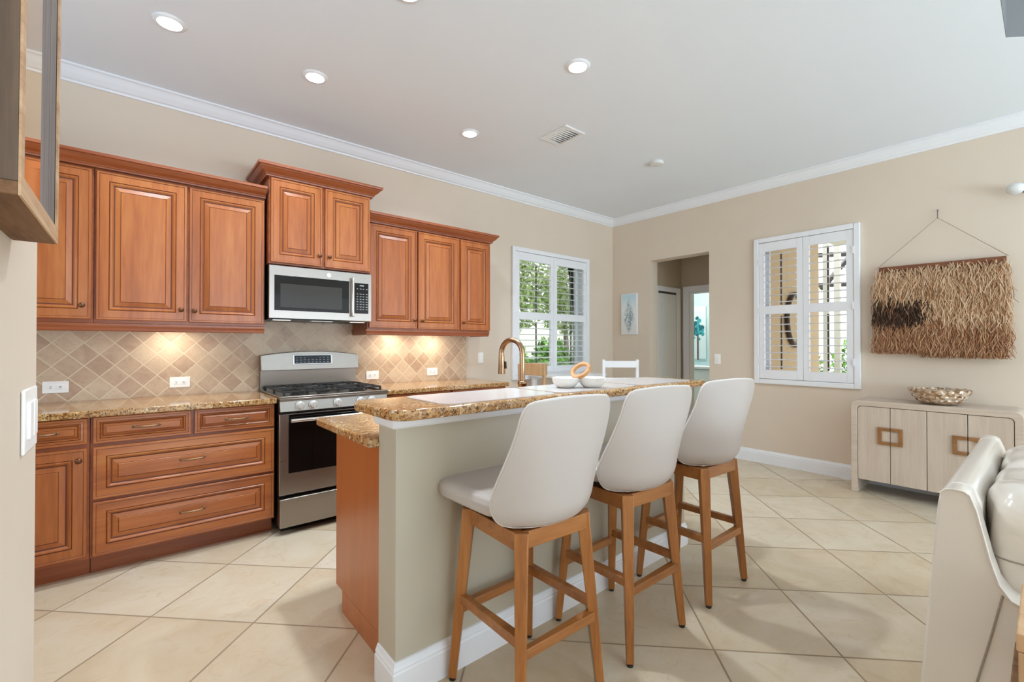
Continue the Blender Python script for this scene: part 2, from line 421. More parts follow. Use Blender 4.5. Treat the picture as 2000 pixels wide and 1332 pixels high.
W1 = (-1.80, -.60, .93, 2.34); W2 = (-2.78, -1.965, .925, 2.345); DR = (-1.395, -.60, 0, 2.37)
struct(wall_boxes(MB(), 1, 0, .2, -7.2, .176, 0, CZ, [W1]).build('wall_back', 'wall_paint'))
struct(wall_boxes(MB(), 0, 0, .176, -9.2, 0, 0, CZ, [W2, DR, (-8.3, -4.8, 0, 2.5)]).build('wall_right', 'wall_paint'))
struct(MB().box(-5.47, -5.346, -9.2, -2.63, 0, CZ).build('wall_left', 'wall_paint'))
struct(wall_boxes(MB(), 0, -7.2, -7.06, -9.2, 0, 0, CZ, [(-2.4, -1.0, .9, 2.3)]).build('wall_left', 'wall_paint'))  # unseen window opening added for the kitchen fill light
struct(wall_boxes(MB(), 1, -9.2, -9.0, -7.2, .176, 0, CZ + .35, [(-5.2, -.1, .0, 2.5)]).build('wall_front', 'wall_paint'))
mb = MB()
for i in range(4): mb.box(-5.2 + i * 1.7 - .05, -5.2 + i * 1.7 + .05, -9.12, -9.04, 0, 2.5)
mb.box(-5.25, -.05, -9.12, -9.04, 2.44, 2.52); mb.box(-5.25, -.05, -9.12, -9.04, 0, .06)
struct(mb.build('added_rear_door', 'trim_white'))  # unseen rear door frame, added around the opening for the rear fill lights
mb = MB()
for i in range(3): mb.box(.05, .12, -8.3 + i * 1.7, -8.2 + i * 1.7, 0, 2.5)
mb.box(.05, .12, -8.3, -4.8, 2.42, 2.5); mb.box(.05, .12, -8.3, -4.8, 0, .06)
struct(mb.build('added_side_door', 'trim_white'))  # unseen slider frame added to go with the side fill light

# crown moulding and baseboards
CP = [(0, 2.93), (.012, 2.93), (.016, 2.942), (.03, 2.948), (.052, 2.972), (.07, 2.996), (.078, 3.004), (.092, 3.008), (.092, CZ), (0, CZ)]
mb = MB(); sweep(mb, [(-7.06, 0), (0, 0), (0, -9.0)], CP); struct(mb.build('trim_1', 'trim_white'))
BP = [(0, 0), (.016, 0), (.016, .098), (.012, .104), (.014, .112), (.009, .122), (.006, .134), (0, .136)]
mb = MB(); sweep(mb, [(-2.43, 0), (0, 0), (0, -.60)], BP); struct(mb.build('baseboard_back', 'trim_white'))
mb = MB(); sweep(mb, [(0, -1.395), (0, -4.8)], BP); struct(mb.build('baseboard_right', 'trim_white'))

# hall beyond the doorway and the bath room behind it
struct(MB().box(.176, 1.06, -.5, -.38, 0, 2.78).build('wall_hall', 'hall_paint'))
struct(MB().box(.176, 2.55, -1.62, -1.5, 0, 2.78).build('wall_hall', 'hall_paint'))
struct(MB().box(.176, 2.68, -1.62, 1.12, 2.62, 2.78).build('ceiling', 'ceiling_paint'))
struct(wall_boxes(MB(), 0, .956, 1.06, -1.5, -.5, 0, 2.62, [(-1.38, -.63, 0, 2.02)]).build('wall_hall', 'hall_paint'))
struct(MB().box(2.55, 2.68, -1.62, 1.12, 0, 2.62).build('wall_bath', 'bath_paint'))
struct(MB().box(1.06, 2.55, 1.0, 1.12, 0, 2.62).build('wall_bath', 'bath_paint'))
struct(MB().box(.956, 1.06, -.38, 1.12, 0, 2.62).build('wall_bath', 'bath_paint'))
struct(MB().box(.96, 2.68, .2, 1.12, -.12, 0).build('floor', 'floor_tile'))
mb = MB()
mb.box(.936, .956, -.63, -.54, 0, 2.11); mb.box(.936, .956, -1.47, -1.38, 0, 2.11); mb.box(.936, .956, -1.38, -.63, 2.02, 2.11)
mb.box(.956, 1.06, -.645, -.63, 0, 2.02); mb.box(.956, 1.06, -1.38, -.645, 2.005, 2.02)
struct(mb.build('trim_3', 'trim_white', bevel=.004))
mb = MB(); mb.box(.26, .33, -.52, -.5, 0, 2.085); mb.box(.80, .91, -.52, -.5, 0, 2.085); mb.box(.33, .80, -.52, -.5, 2.015, 2.085)
struct(mb.build('trim_4', 'trim_white', bevel=.004))
d = thing('door_1', 'white panelled hall closet door in white casing', 'door', (.565, -.515, 0)); d['kind'] = 'structure'
mb = MB(); mb.box(.335, .795, -.512, -.5005, .01, 1.985); mb.box(.40, .73, -.516, -.512, .2, .85); mb.box(.40, .73, -.516, -.512, 1.0, 1.85); mb.build('panel', 'painted_white', d, bevel=.004)
mb = MB(); mb.box(.33, .80, -.511, -.5005, 1.985, 2.015); mb.box(.795, .80, -.511, -.5005, 0, 1.985); mb.build('track_gap', 'slot_dark', d)
v_ = thing('vanity', 'white vanity counter seen through the far bath doorway', 'vanity', (2.3, 0, 0))
MB().box(2.03, 2.549, -.9, .9, .865, .905).build('counter', 'painted_white', v_, bevel=.006)
MB().box(2.06, 2.549, -.88, .88, 0, .865).build('cabinet_body', 'painted_white', v_, bevel=.004)
for k in range(4): MB().box(2.04, 2.06, -.86 + k * .43, -.45 + k * .43, .1, .845).build('door', 'painted_white', v_, bevel=.004)
tp = thing('painting', 'teal painting of a branching plant on the pale bath room wall', 'painting', (2.53, .08, 1.0))
MB().box(2.525, 2.549, -.08, .21, 1.02, 1.95).build('canvas', 'art_pale', tp)
mb = MB(); rnd = random.Random(3)
for k in range(40):
    a = rnd.uniform(0, 2 * pi); rr = rnd.uniform(0, .2); cy_, cz_ = .065 + .55 * rr * cos(a), 1.55 + rr * sin(a)
    mb.lathe([(.0, -.003), (rnd.uniform(.015, .045), -.0015), (.0, 0)], (2.524, cy_, cz_), 8, 0, mi=k % 2)
mb.build('leaves', ['teal', 'teal_dark'], tp)
MB().box(2.521, 2.525, .05, .085, 1.0, 1.42).build('stem', 'art_brown', tp)

# knee wall of the island with its trim and baseboard
KX0, KX1, KY0, KY1 = -4.47, -2.49, -2.462, -2.318
struct(MB().box(KX0, KX1, KY0, KY1, 0, .97).build('wall_island', 'island_paint'))
TP = [(0, .97), (.012, .97), (.02, .978), (.024, 1.0), (.03, 1.012), (0, 1.012)]
mb = MB(); mb.box(KX0, KX1, KY0, KY1, .97, 1.012); sweep(mb, [(KX0, KY1), (KX0, KY0), (KX1, KY0), (KX1, KY1)], TP, side=-1)
mb = MB(); mb.box(KX0, KX1, KY0, KY1, .97, 1.012); sweep(mb, [(KX1, KY1), (KX1, KY0), (KX0, KY0), (KX0, KY1)], TP, side=-1)
struct(mb.build('trim_2', 'trim_white'))
mb = MB(); sweep(mb, [(KX1, KY1), (KX1, KY0), (KX0, KY0), (KX0, KY1 + .0)], BP, side=-1); struct(mb.build('baseboard_island', 'trim_white'))

# ------------------------------------------------------------------ windows and shutters
def window(n, ax, hole, out):
    """glazed sash set in the wall hole; ax 1 = back wall, 0 = right wall"""
    a0, a1, z0, z1 = hole
    def B(mb, p0, p1, c0, c1, q0, q1):
        return mb.box(p0, p1, c0, c1, q0, q1) if ax == 1 else mb.box(c0, c1, p0, p1, q0, q1)
    w = thing('window_%d' % n, 'sash window behind white shutters', 'window', ((a0 + a1) / 2, out, z0) if ax == 1 else (out, (a0 + a1) / 2, z0)); w['kind'] = 'structure'
    del w['category']
    mb = MB(); c0, c1 = out - .02, out + .03
    B(mb, a0, a0 + .05, c0, c1, z0, z1); B(mb, a1 - .05, a1, c0, c1, z0, z1); B(mb, a0, a1, c0, c1, z0, z0 + .05); B(mb, a0, a1, c0, c1, z1 - .05, z1)
    zm = (z0 + z1) / 2; B(mb, a0, a1, c0, c1, zm - .03, zm + .03)
    for (p0, p1, q0, q1) in ((a0, a0 + .012, z0, z1), (a1 - .012, a1, z0, z1), (a0, a1, z0, z0 + .012), (a0, a1, z1 - .012, z1)): B(mb, p0, p1, .001, out - .02, q0, q1)
    mb.build('window_frame', 'trim_white', w, bevel=.003)
    mb = MB(); B(mb, a0 + .04, a1 - .04, out, out + .006, z0 + .04, z1 - .04); mb.build('pane', 'pane_glass', w)
    return w


window(1, 1, W1, .13); window(2, 0, W2, .11)


def shutters(label, ax, outer, panels, rodside, mid, tilt):
    """plantation shutters: outer frame, hinged panels with louvres in two tiers"""
    a0, a1, z0, z1 = outer
    face = -.035                                    # room side of the frame
    def P(a, c, z): return (a, c, z) if ax == 1 else (c, a, z)
    def B(mb, p0, p1, c0, c1, q0, q1, mi=0):
        return mb.box(p0, p1, c0, c1, q0, q1, mi) if ax == 1 else mb.box(c0, c1, p0, p1, q0, q1, mi)
    w = thing('plantation_shutters', label, 'shutters', P((a0 + a1) / 2, 0, z0))
    mb = MB(); fw_ = .05
    for (p0, p1, q0, q1) in ((a0, a0 + fw_, z0, z1), (a1 - fw_, a1, z0, z1), (a0 + fw_, a1 - fw_, z1 - fw_, z1), (a0 + fw_, a1 - fw_, z0, z0 + fw_)):
        B(mb, p0, p1, face, -.001, q0, q1)
    mb.build('frame', 'shutter_white', w, bevel=.006)
    for (p0, p1) in panels:
        q0, q1 = z0 + fw_ + .004, z1 - fw_ - .004
        pn = MB(); st = .055; y0, y1 = -.027, .0
        B(pn, p0, p0 + st, y0, y1, q0, q1); B(pn, p1 - st, p1, y0, y1, q0, q1)
        tz = [(mid + .045, q1 - .095), (q0 + .095, mid - .045)]
        B(pn, p0 + st, p1 - st, y0, y1, q1 - .095, q1); B(pn, p0 + st, p1 - st, y0, y1, q0, q0 + .095); B(pn, p0 + st, p1 - st, y0, y1, mid - .045, mid + .045)
        panel = pn.build('shutter_panel', 'shutter_white', w, bevel=.003)
        for (ta, tb) in tz:
            n = int(round((tb - ta) / .072)); sp_ = (tb - ta) / n; lv = MB()
            for k in range(n):
                zc = ta + sp_ * (k + .5); hw = .038
                pts = []
                for kk in range(10):
                    a = 2 * pi * kk / 10; e = (hw * cos(a), .0055 * sin(a))
                    pts.append((-.0135 + e[0] * cos(tilt) - e[1] * sin(tilt), zc + e[0] * sin(tilt) + e[1] * cos(tilt)))
                lv.loops([[P(p0 + st + .002, c, z) for c, z in pts], [P(p1 - st - .002, c, z) for c, z in pts]])
            lv.build('louvers', 'shutter_white', panel, smooth=True)
            rc = p0 + (p1 - p0) * rodside
            rd = MB(); B(rd, rc - .007, rc + .007, .026, .038, ta + .01, tb - .02); rd.build('tilt_rod', 'rod_shade_grey', panel)
    hg = [a0 + .052, a1 - .052]
    for a in hg:
        for z in (z0 + .25, mid, z1 - .25):
            m2 = MB(); B(m2, a - .008, a + .008, face - .004, face + .002, z - .035, z + .035); m2.build('hinge', 'trim_white', w)
    return w


shutters('white plantation shutters over the window facing the green hedge', 1, (-1.874, -.537, .862, 2.404), [(-1.822, -1.207), (-1.204, -.589)], .60, 1.61, radians(6))
shutters('white plantation shutters over the window beside the woven hanging', 0, (-2.842, -1.905, .855, 2.41), [(-2.79, -2.375), (-2.372, -1.957)], .52, 1.637, radians(4))

# ------------------------------------------------------------------ outside: lawn, hedge, trees, lanai
struct(MB().box(-14, 14, .2, 24, -.3, -.05).build('lawn', 'lawn'))
struct(MB().box(3.3, 14, -16, .2, -.2, -.03).build('patio_paving', 'paving')); struct(MB().box(.176, 3.3, -16, -1.8, -.2, -.03).build('patio_paving', 'paving'))
struct(MB().box(-9, 12, 9.0, 9.3, -.05, 2.2).build('neighbor_wall', 'neighbor_white'))


def leaf_mass(mb, c, r, n, size, rnd, mi=0):
    for k in range(n):
        d_ = Vector((rnd.gauss(0, 1), rnd.gauss(0, 1), rnd.gauss(0, 1))); d_.normalize(); q = rnd.random() ** .35
        p = Vector((c[0] + d_.x * r[0] * q, c[1] + d_.y * r[1] * q, c[2] + d_.z * r[2] * q))
        u = Vector((rnd.gauss(0, 1), rnd.gauss(0, 1), rnd.gauss(0, 1))).normalized(); w = u.cross(d_)
        if w.length < 1e-3: continue
        w.normalize(); s_ = size * rnd.uniform(.6, 1.3); b = len(mb.v)
        mb.v += [tuple(p - u * s_), tuple(p + w * s_ * .45), tuple(p + u * s_), tuple(p - w * s_ * .45)]; mb.face((b, b + 1, b + 2, b + 3), mi)


def plant(name, label, cat, loc, masses, leaf, size, trunk=None, seed=1, group=None, tk='art_brown'):
    t_ = thing(name, label, cat, loc, 0, group); rnd = random.Random(seed); mb = MB()
    for c, r, n in masses: leaf_mass(mb, c, r, n, size, rnd)
    mb.build('foliage', leaf, t_, kind='stuff')
    if trunk:
        m2 = MB()
        for tr_ in trunk: m2.tube(*tr_, n=7)
        m2.build('stem', tk, t_)
    return t_


hl = ['tall clipped green hedge outside the kitchen window, under its west shutter panel', 'tall clipped green hedge outside the kitchen window, under its middle', 'tall clipped green hedge outside the kitchen window, under its corner side panel']
for i, x in enumerate((.55, 1.75, 2.95)):
    plant('hedge_shrub', ['leafy green hedge shrub outside, first seen past the faucet', 'leafy green hedge shrub outside, behind the middle of the window', 'leafy green hedge shrub outside, nearest the corner of the room'][i], 'shrub', (x, 3.0, -.05),
          [((x, 3.0, .66), (.49, .45, .80), 2200)], 'hedge_leaf', .075, [([(x, 3, -.05), (x, 3, .8)], .04)], 11 + i, 'hedge behind the kitchen window')
for i, (x, y, z, s_) in enumerate(((2.35, 5.0, 2.75, 1.0), (4.6, 5.3, 2.75, 1.15))):
    plant('tree', ['olive green tree beyond the hedge, seen in the shutter half by the faucet', 'olive green tree beyond the hedge, seen in the shutter half by the room corner'][i], 'tree', (x, y, -.05),
          [((x, y, z), (s_, .8, 1.2), 2600)], 'tree_leaf', .085, [([(x, y, -.05), (x + .1, y, 1.2), (x, y, z)], [.1, .08, .05])], 31 + i, 'trees beyond the hedge')
# lanai wall, its posts and screen cage, plants
struct(MB().box(.18, 2.56, -1.78, -1.63, -.05, 3.0).build('wall_lanai', 'stucco'))
struct(MB().box(.18, 3.9, -8.5, -1.63, 2.95, 3.1).build('roof_lanai', 'column_white'))
rg = MB(); rg.tube([(1.55 + .33 * cos(2 * pi * k / 48), -1.812, 1.60 + .34 * sin(2 * pi * k / 48)) for k in range(48)], .03, 8, wrap=True)
tag(rg.build('wall_ring', 'cage_bronze', loc=(1.55, -1.812, 1.60), smooth=True), 'black round ring hung on the tan lanai wall outside', 'wall decor')
struct(MB().box(4.12, 4.2, -1.48, -1.40, -.03, 3.2).build('column', 'column_white'))
struct(MB().box(5.52, 5.62, -1.30, -1.20, -.03, 3.4).build('column', 'column_white'))
cg = thing('screen_cage', 'dark bronze pool screen frame outside the window', 'screen frame', (7.8, -.6, -.03))
mb = MB(); mb.bar((7.0, .3, 2.70), (8.6, -2.2, 2.70), .10); mb.build('beam', 'cage_bronze', cg)
mb = MB(); mb.bar((7.0, .3, 3.42), (8.6, -2.2, 3.42), .10); mb.build('beam', 'cage_bronze', cg)
mb = MB(); mb.bar((7.58, -.42, 2.62), (8.2, -.85, 3.44), .09); mb.build('brace', 'cage_bronze', cg)
for p_ in ((7.0, .3), (8.6, -2.2)):
    mb = MB(); mb.bar((p_[0], p_[1], -.03), (p_[0], p_[1], 3.42), .1, up=(1, 0, 0)); mb.build('post', 'cage_bronze', cg)
for i, (x, y, z, r) in enumerate(((5.05, -.75, .66, .42), (6.4, -1.35, .72, .5), (7.3, -2.5, .7, .55))):
    plant('patio_shrub', ['leafy patio shrub outside, nearest the tan lanai wall', 'leafy patio shrub outside, just past the white posts', 'leafy patio shrub outside, farthest from the tan lanai wall'][i], 'shrub', (x, y, -.03),
          [((x, y, z), (r, r, z), 700)], 'hedge_leaf', .07, [([(x, y, -.03), (x, y, .6)], .03)], 51 + i, 'shrubs on the patio')

# ------------------------------------------------------------------ cabinets
RING = [(0, .020, 0), (.0, .003, 0), (.003, .0, 0), (.013, .0, 1), (.015, .003, 0), (.018, .003, 0), (.056, .002, 1), (.059, .006, 0), (.064, .002, 0), (.070, .004, 0), (.077, .011, 1), (.084, .012, 0), (.108, .005, 1), (.110, .0065, 0), (.1125, .004, 0)]


def panel_front(x0, x1, z0, z1, yf, scale=1.0, ring=RING):
    """raised-panel front facing -y with its outer face at yf"""
    mb = MB(); k = min(1.0, (min(x1 - x0, z1 - z0) * .5) / .15) * scale; L = []; mis = []
    for inset, dep, mi in ring:
        i = inset * k if inset > .02 else inset
        L.append([(x0 + i, yf + dep, z0 + i), (x1 - i, yf + dep, z0 + i), (x1 - i, yf + dep, z1 - i), (x0 + i, yf + dep, z1 - i)]); mis.append(mi)
    mis2 = [RING[i + 1][2] if i + 1 < len(RING) and RING[i][2] == 1 else 0 for i in range(len(L))]
    mis2 = [1 if RING[i][2] == 1 else 0 for i in range(len(L))]; mis2[-1] = 0
    mb.loops(L, mis=mis2)
    return mb


def knob(parent, x, y, z):
    mb = MB(); mb.lathe([(.006, .0), (.006, -.012), (.013, -.016), (.015, -.022), (.012, -.027), (.0, -.029)], (x, y, z), 14, 1)
    return mb.build('knob', 'knob_bronze', parent, smooth=True)


def pull(parent, x, y, z, w=.116):
    mb = MB(); h = w / 2
    mb.tube([(x - h, y, z), (x - h, y - .02, z), (x - h + .012, y - .027, z), (x - h * .4, y - .031, z), (x + h * .4, y - .031, z), (x + h - .012, y - .027, z), (x + h, y - .02, z), (x + h, y, z)], [.006, .005, .005, .0058, .0058, .005, .005, .006], 8)
    for sx in (-h, h): mb.lathe([(.009, 0), (.009, -.003), (.006, -.005)], (x + sx, y, z), 10, 1)
    return mb.build('pull', 'pull_bronze', parent, smooth=True)


def front(parent, name, x0, x1, z0, z1, yf, knobs=(), pulls=(), flat=False):
    o = panel_front(x0, x1, z0, z1, yf).build(name, ['cabinet_wood_flat' if flat else 'cabinet_wood', 'glaze'], parent)
    for (x, z) in knobs: knob(o, x, yf + .0, z)
    for (x, z) in pulls: pull(o, x, yf + .004, z)
    return o


def carcass(parent, x0, x1, y0, z0, z1, toe=False):
    mb = MB(); mb.box(x0, x1, y0, -.012, z0, z1)
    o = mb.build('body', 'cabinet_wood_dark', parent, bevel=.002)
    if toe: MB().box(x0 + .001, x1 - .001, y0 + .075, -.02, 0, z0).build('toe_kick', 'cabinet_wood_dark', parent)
    return o


UF, UB = -.355, -.334
# upper cabinets
c_ = thing('upper_cabinet', 'cherry-stained upper cabinet with two doors, partly hidden by the rustic mirror', 'cabinet', (-5.83, -.17, 1.40))
carcass(c_, -6.29, -5.374, UB, 1.40, 2.32)
front(c_, 'door', -6.275, -5.835, 1.422, 2.308, UF, [(-5.875, 1.50)]); front(c_, 'door', -5.82, -5.382, 1.422, 2.308, UF, [(-5.421, 1.50)])
c_ = thing('upper_cabinet', 'cherry-stained upper cabinet with two tall doors beside the microwave', 'cabinet', (-4.92, -.17, 1.40))
carcass(c_, -5.373, -4.468, UB, 1.40, 2.32)
front(c_, 'door', -5.363, -4.926, 1.420, 2.306, UF, [(-4.956, 1.495)]); front(c_, 'door', -4.913, -4.476, 1.418, 2.304, UF, [(-4.885, 1.492)])
c_ = thing('upper_cabinet', 'raised cherry-stained cabinet with two short doors above the microwave', 'cabinet', (-4.08, -.2, 1.85))
carcass(c_, -4.456, -3.712, -.398, 1.851, 2.475)
front(c_, 'door', -4.446, -4.094, 1.863, 2.464, -.42, [(-4.117, 1.94)]); front(c_, 'door', -4.071, -3.72, 1.863, 2.464, -.42, [(-4.045, 1.94)])
CRN = [(0, 0), (.022, 0), (.024, .008), (.03, .012), (.03, .02), (.036, .024), (.052, .034), (.066, .05), (.07, .058), (.082, .062), (.084, .07), (.084, .08), (0, .08)]
mb = MB(); sweep(mb, [(-3.712, -.012), (-3.712, -.398), (-4.456, -.398), (-4.456, -.012)], [(o_ * .95, 2.472 + z) for o_, z in CRN], side=-1); mb.box(-4.456, -3.712, -.398, -.012, 2.472, 2.54)
mb.build('cornice', 'cabinet_wood_dark', c_)
c_ = thing('upper_cabinet', 'cherry-stained upper cabinet with two doors, just past the microwave', 'cabinet', (-3.25, -.17, 1.40))
carcass(c_, -3.708, -2.806, UB, 1.40, 2.29)
front(c_, 'door', -3.696, -3.26, 1.412, 2.280, UF, [(-3.285, 1.485)]); front(c_, 'door', -3.245, -2.815, 1.412, 2.280, UF, [(-3.212, 1.482)])
c_ = thing('upper_cabinet', 'narrow single-door cherry-stained upper cabinet nearest the window', 'cabinet', (-2.62, -.17, 1.40))
carcass(c_, -2.805, -2.437, UB, 1.40, 2.29)
front(c_, 'door', -2.792, -2.443, 1.412, 2.277, UF, [(-2.771, 1.482)])
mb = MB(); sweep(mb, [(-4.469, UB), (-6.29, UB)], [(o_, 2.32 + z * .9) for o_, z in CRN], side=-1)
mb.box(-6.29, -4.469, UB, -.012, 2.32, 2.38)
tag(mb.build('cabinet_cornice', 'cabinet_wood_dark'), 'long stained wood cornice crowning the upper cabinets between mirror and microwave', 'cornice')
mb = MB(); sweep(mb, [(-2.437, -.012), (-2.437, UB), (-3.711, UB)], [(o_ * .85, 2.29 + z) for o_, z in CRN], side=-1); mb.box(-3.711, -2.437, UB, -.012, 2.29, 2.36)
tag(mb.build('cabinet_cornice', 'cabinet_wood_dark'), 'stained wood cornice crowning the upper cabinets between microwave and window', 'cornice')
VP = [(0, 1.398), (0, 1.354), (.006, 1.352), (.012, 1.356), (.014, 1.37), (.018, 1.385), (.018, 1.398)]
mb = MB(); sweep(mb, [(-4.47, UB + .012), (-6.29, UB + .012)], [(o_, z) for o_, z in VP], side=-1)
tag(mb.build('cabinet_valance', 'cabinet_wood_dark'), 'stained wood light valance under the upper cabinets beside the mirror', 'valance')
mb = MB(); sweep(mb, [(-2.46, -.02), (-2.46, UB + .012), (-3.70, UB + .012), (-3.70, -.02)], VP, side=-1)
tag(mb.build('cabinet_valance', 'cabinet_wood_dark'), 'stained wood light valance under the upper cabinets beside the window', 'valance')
# under-cabinet pucks
for i, x in enumerate((-4.98, -3.36, -2.95)):
    p_ = thing('puck_light', ['small glowing puck light under the cabinet over the drawer bank', 'small glowing puck light under the cabinet just past the microwave', 'small glowing puck light under the cabinet nearest the switch plate'][i], 'light', (x, -.16, 1.386), 0, 'under-cabinet puck lights')
    MB().lathe([(.034, 1.399), (.034, 1.390), (.028, 1.388)], (x, -.16, 0), 20).build('housing', 'trim_white', p_, smooth=True)
    MB().lathe([(.027, 1.3885), (.027, 1.386)], (x, -.16, 0), 20).build('lens', 'puck_glow', p_)
    area_light('puck_lamp', (x, -.16, 1.383), (0, 0, 0), .05, .05, 1.2 if i else .9, (1, .9, .74), 'DISK')

# base cabinets
BF, BB = -.625, -.604
c_ = thing('base_cabinet', 'cherry-stained base cabinet with drawer over a door, next to the partition', 'cabinet', (-5.8, -.3, 0))
carcass(c_, -6.29, -5.37, BB, .105, .876, True)
front(c_, 'drawer', -6.275, -5.838, .733, .872, BF, pulls=[(-6.06, .805)], flat=True); front(c_, 'drawer', -5.822, -5.380, .733, .872, BF, pulls=[(-5.556, .805)], flat=True)
front(c_, 'door', -6.275, -5.838, .126, .711, BF, [(-5.87, .65)]); front(c_, 'door', -5.822, -5.380, .126, .711, BF, [(-5.412, .65)])
c_ = thing('base_cabinet', 'cherry-stained drawer bank with two small and two wide drawers beside the range', 'cabinet', (-4.91, -.3, 0))
carcass(c_, -5.369, -4.458, BB, .105, .876, True)
front(c_, 'drawer', -5.357, -4.921, .730, .874, BF, pulls=[(-5.13, .806)], flat=True); front(c_, 'drawer', -4.904, -4.465, .728, .874, BF, pulls=[(-4.682, .80)], flat=True)
front(c_, 'drawer', -5.357, -4.465, .427, .711, BF, pulls=[(-4.912, .583)], flat=True); front(c_, 'drawer', -5.357, -4.465, .118, .410, BF, pulls=[(-4.911, .27)], flat=True)
for i, (x0, x1) in enumerate(((-3.684, -3.07), (-3.069, -2.45))):
    c_ = thing('base_cabinet', ['cherry-stained base cabinet behind the island, against the range', 'cherry-stained base cabinet behind the island, nearest the window'][i], 'cabinet', ((x0 + x1) / 2, -.3, 0))
    carcass(c_, x0, x1, BB, .105, .876, True)
    front(c_, 'drawer', x0 + .012, x1 - .012, .730, .872, BF, pulls=[((x0 + x1) / 2, .80)], flat=True); front(c_, 'door', x0 + .012, x1 - .012, .126, .711, BF, [(x1 - .06, .65)])


def slab(name, label, x0, x1, y0, y1, z0, z1, corners, r=.03, bev=.009):
    """stone top with chosen rounded corners (order: x0y0, x1y0, x1y1, x0y1) and an eased edge"""
    poly = []
    for i, (cx, cy_, sx, sy) in enumerate(((x0, y0, 1, 1), (x1, y0, -1, 1), (x1, y1, -1, -1), (x0, y1, 1, -1))):
        q = corners[i]
        if q <= 0: poly.append((cx, cy_)); continue
        st = [pi, 1.5 * pi, 0, .5 * pi][i]
        for k in range(9):
            a = st + (pi / 2) * k / 8; poly.append((cx + sx * q + q * cos(a), cy_ + sy * q + q * sin(a)))
    return tag(MB().prism(poly, 2, z0, z1).build(name, 'granite', bevel=bev, seg=3), label, 'countertop')


slab('countertop', 'speckled gold granite countertop beside the range, over the drawer bank', -6.29, -4.452, -.648, -.012, .877, .914, (0, .006, 0, 0))
slab('countertop', 'speckled gold granite countertop between range and window, behind the island', -3.678, -2.43, -.648, -.012, .877, .914, (.006, .02, 0, 0))
tag(MB().box(-6.29, -2.50, -.012, -.001, .914, 1.40).box(-4.456, -3.7095, -.012, -.001, 1.40, 1.4525).build('tile_backsplash', 'splash_tile'), 'tan tumbled stone backsplash tiles laid on the diagonal', 'backsplash')


def outlet(label, x, z, kind='h', face=-.012):
    w, h_ = (.118, .074) if kind == 'h' else (.072, .116)
    o = thing('wall_outlet' if kind == 'h' else 'wall_switch', label, 'outlet' if kind == 'h' else 'switch', (x, face, z))
    MB().box(x - w / 2, x + w / 2, face - .006, face - .0005, z - h_ / 2, z + h_ / 2).build('plate', 'plate_white', o, bevel=.003)
    if kind == 'h':
        for sx in (-.021, .021):
            s_ = MB().box(x + sx - .016, x + sx + .016, face - .0085, face - .006, z - .014, z + .014).build('socket', 'plate_white', o, bevel=.002)
            MB().box(x + sx - .006, x + sx + .005, face - .0092, face - .0084, z + .003, z + .0055).box(x + sx - .006, x + sx + .005, face - .0092, face - .0084, z - .0055, z - .003).build('slots', 'slot_dark', s_)
    else:
        MB().box(x - .017, x + .017, face - .010, face - .006, z - .034, z + .034).build('rocker', 'plate_white', o, bevel=.002)
    return o


outlet('white double outlet on the tiles nearest the partition, over the first drawer', -5.558, 1.008)
outlet('white double outlet on the tiles above the drawer bank', -4.937, 1.006)
outlet('white double outlet on the tiles just past the range', -3.526, .994)
outlet('white double outlet on the tiles farther past the range, nearest the switch', -2.908, 1.002)
outlet('white switch plate on the painted wall between backsplash and window', -2.306, 1.128, 'v', 0)

# ------------------------------------------------------------------ microwave
m_ = thing('microwave', 'stainless over-the-range microwave with black glass door', 'microwave', (-4.077, -.2, 1.452))
x0, x1, mf = -4.456, -3.7095, -.42
MB().box(x0 + .004, x1 - .004, -.385, -.014, 1.453, 1.849).build('body', 'range_black', m_)
mb = MB(); yy = [(-.385, 1.458), (-.41, 1.456), (-.420, 1.462), (-.420, 1.838), (-.41, 1.845), (-.385, 1.847)]
mb.prism(yy, 0, x0, x1); mb.build('front_shell', 'steel', m_)
d_ = MB().box(-4.423, -3.889, mf - .003, mf + .002, 1.518, 1.771).build('door_glass', 'black_glass', m_, bevel=.004)
MB().box(-4.385, -3.945, mf - .0045, mf - .0025, 1.542, 1.712).build('viewing_window', 'window_dark', d_)
cp = MB().box(-3.846, -3.733, mf - .004, mf + .002, 1.520, 1.763).build('control_panel', 'black_glass', m_, bevel=.003)
MB().box(-3.806, -3.772, mf - .0052, mf - .0035, 1.738, 1.748).build('display', 'button_grey', cp)
for r_ in range(9):
    for q in range(4):
        if r_ == 1: continue
        xx, zz = -3.83 + q * .0245, 1.713 - r_ * .0205
        MB().box(xx, xx + .011 + .004 * (q % 2), mf - .0052, mf - .0038, zz, zz + .006).build('button', 'button_grey', cp)
mb = MB(); mb.box(-3.876, -3.858, mf - .034, mf - .022, 1.49, 1.80); mb.box(-3.874, -3.860, mf - .024, mf + .001, 1.50, 1.522); mb.box(-3.874, -3.860, mf - .024, mf + .001, 1.768, 1.79)
mb.build('handle', 'steel_bright', m_, bevel=.005)
MB().lathe([(.0, -.0035), (.0155, -.0035), (.0165, -.0015), (.0165, .001)], (-4.045, mf, 1.802), 24, 1).build('emblem', 'logo_silver', m_, smooth=True)
MB().box(-4.42, -4.30, -.36, -.24, 1.449, 1.4535).box(-3.86, -3.74, -.36, -.24, 1.449, 1.4535).build('filters', 'steel_bright', m_)
MB().box(-4.16, -4.0, -.38, -.30, 1.446, 1.4535).build('lamp_cover', 'logo_silver', m_, bevel=.003)

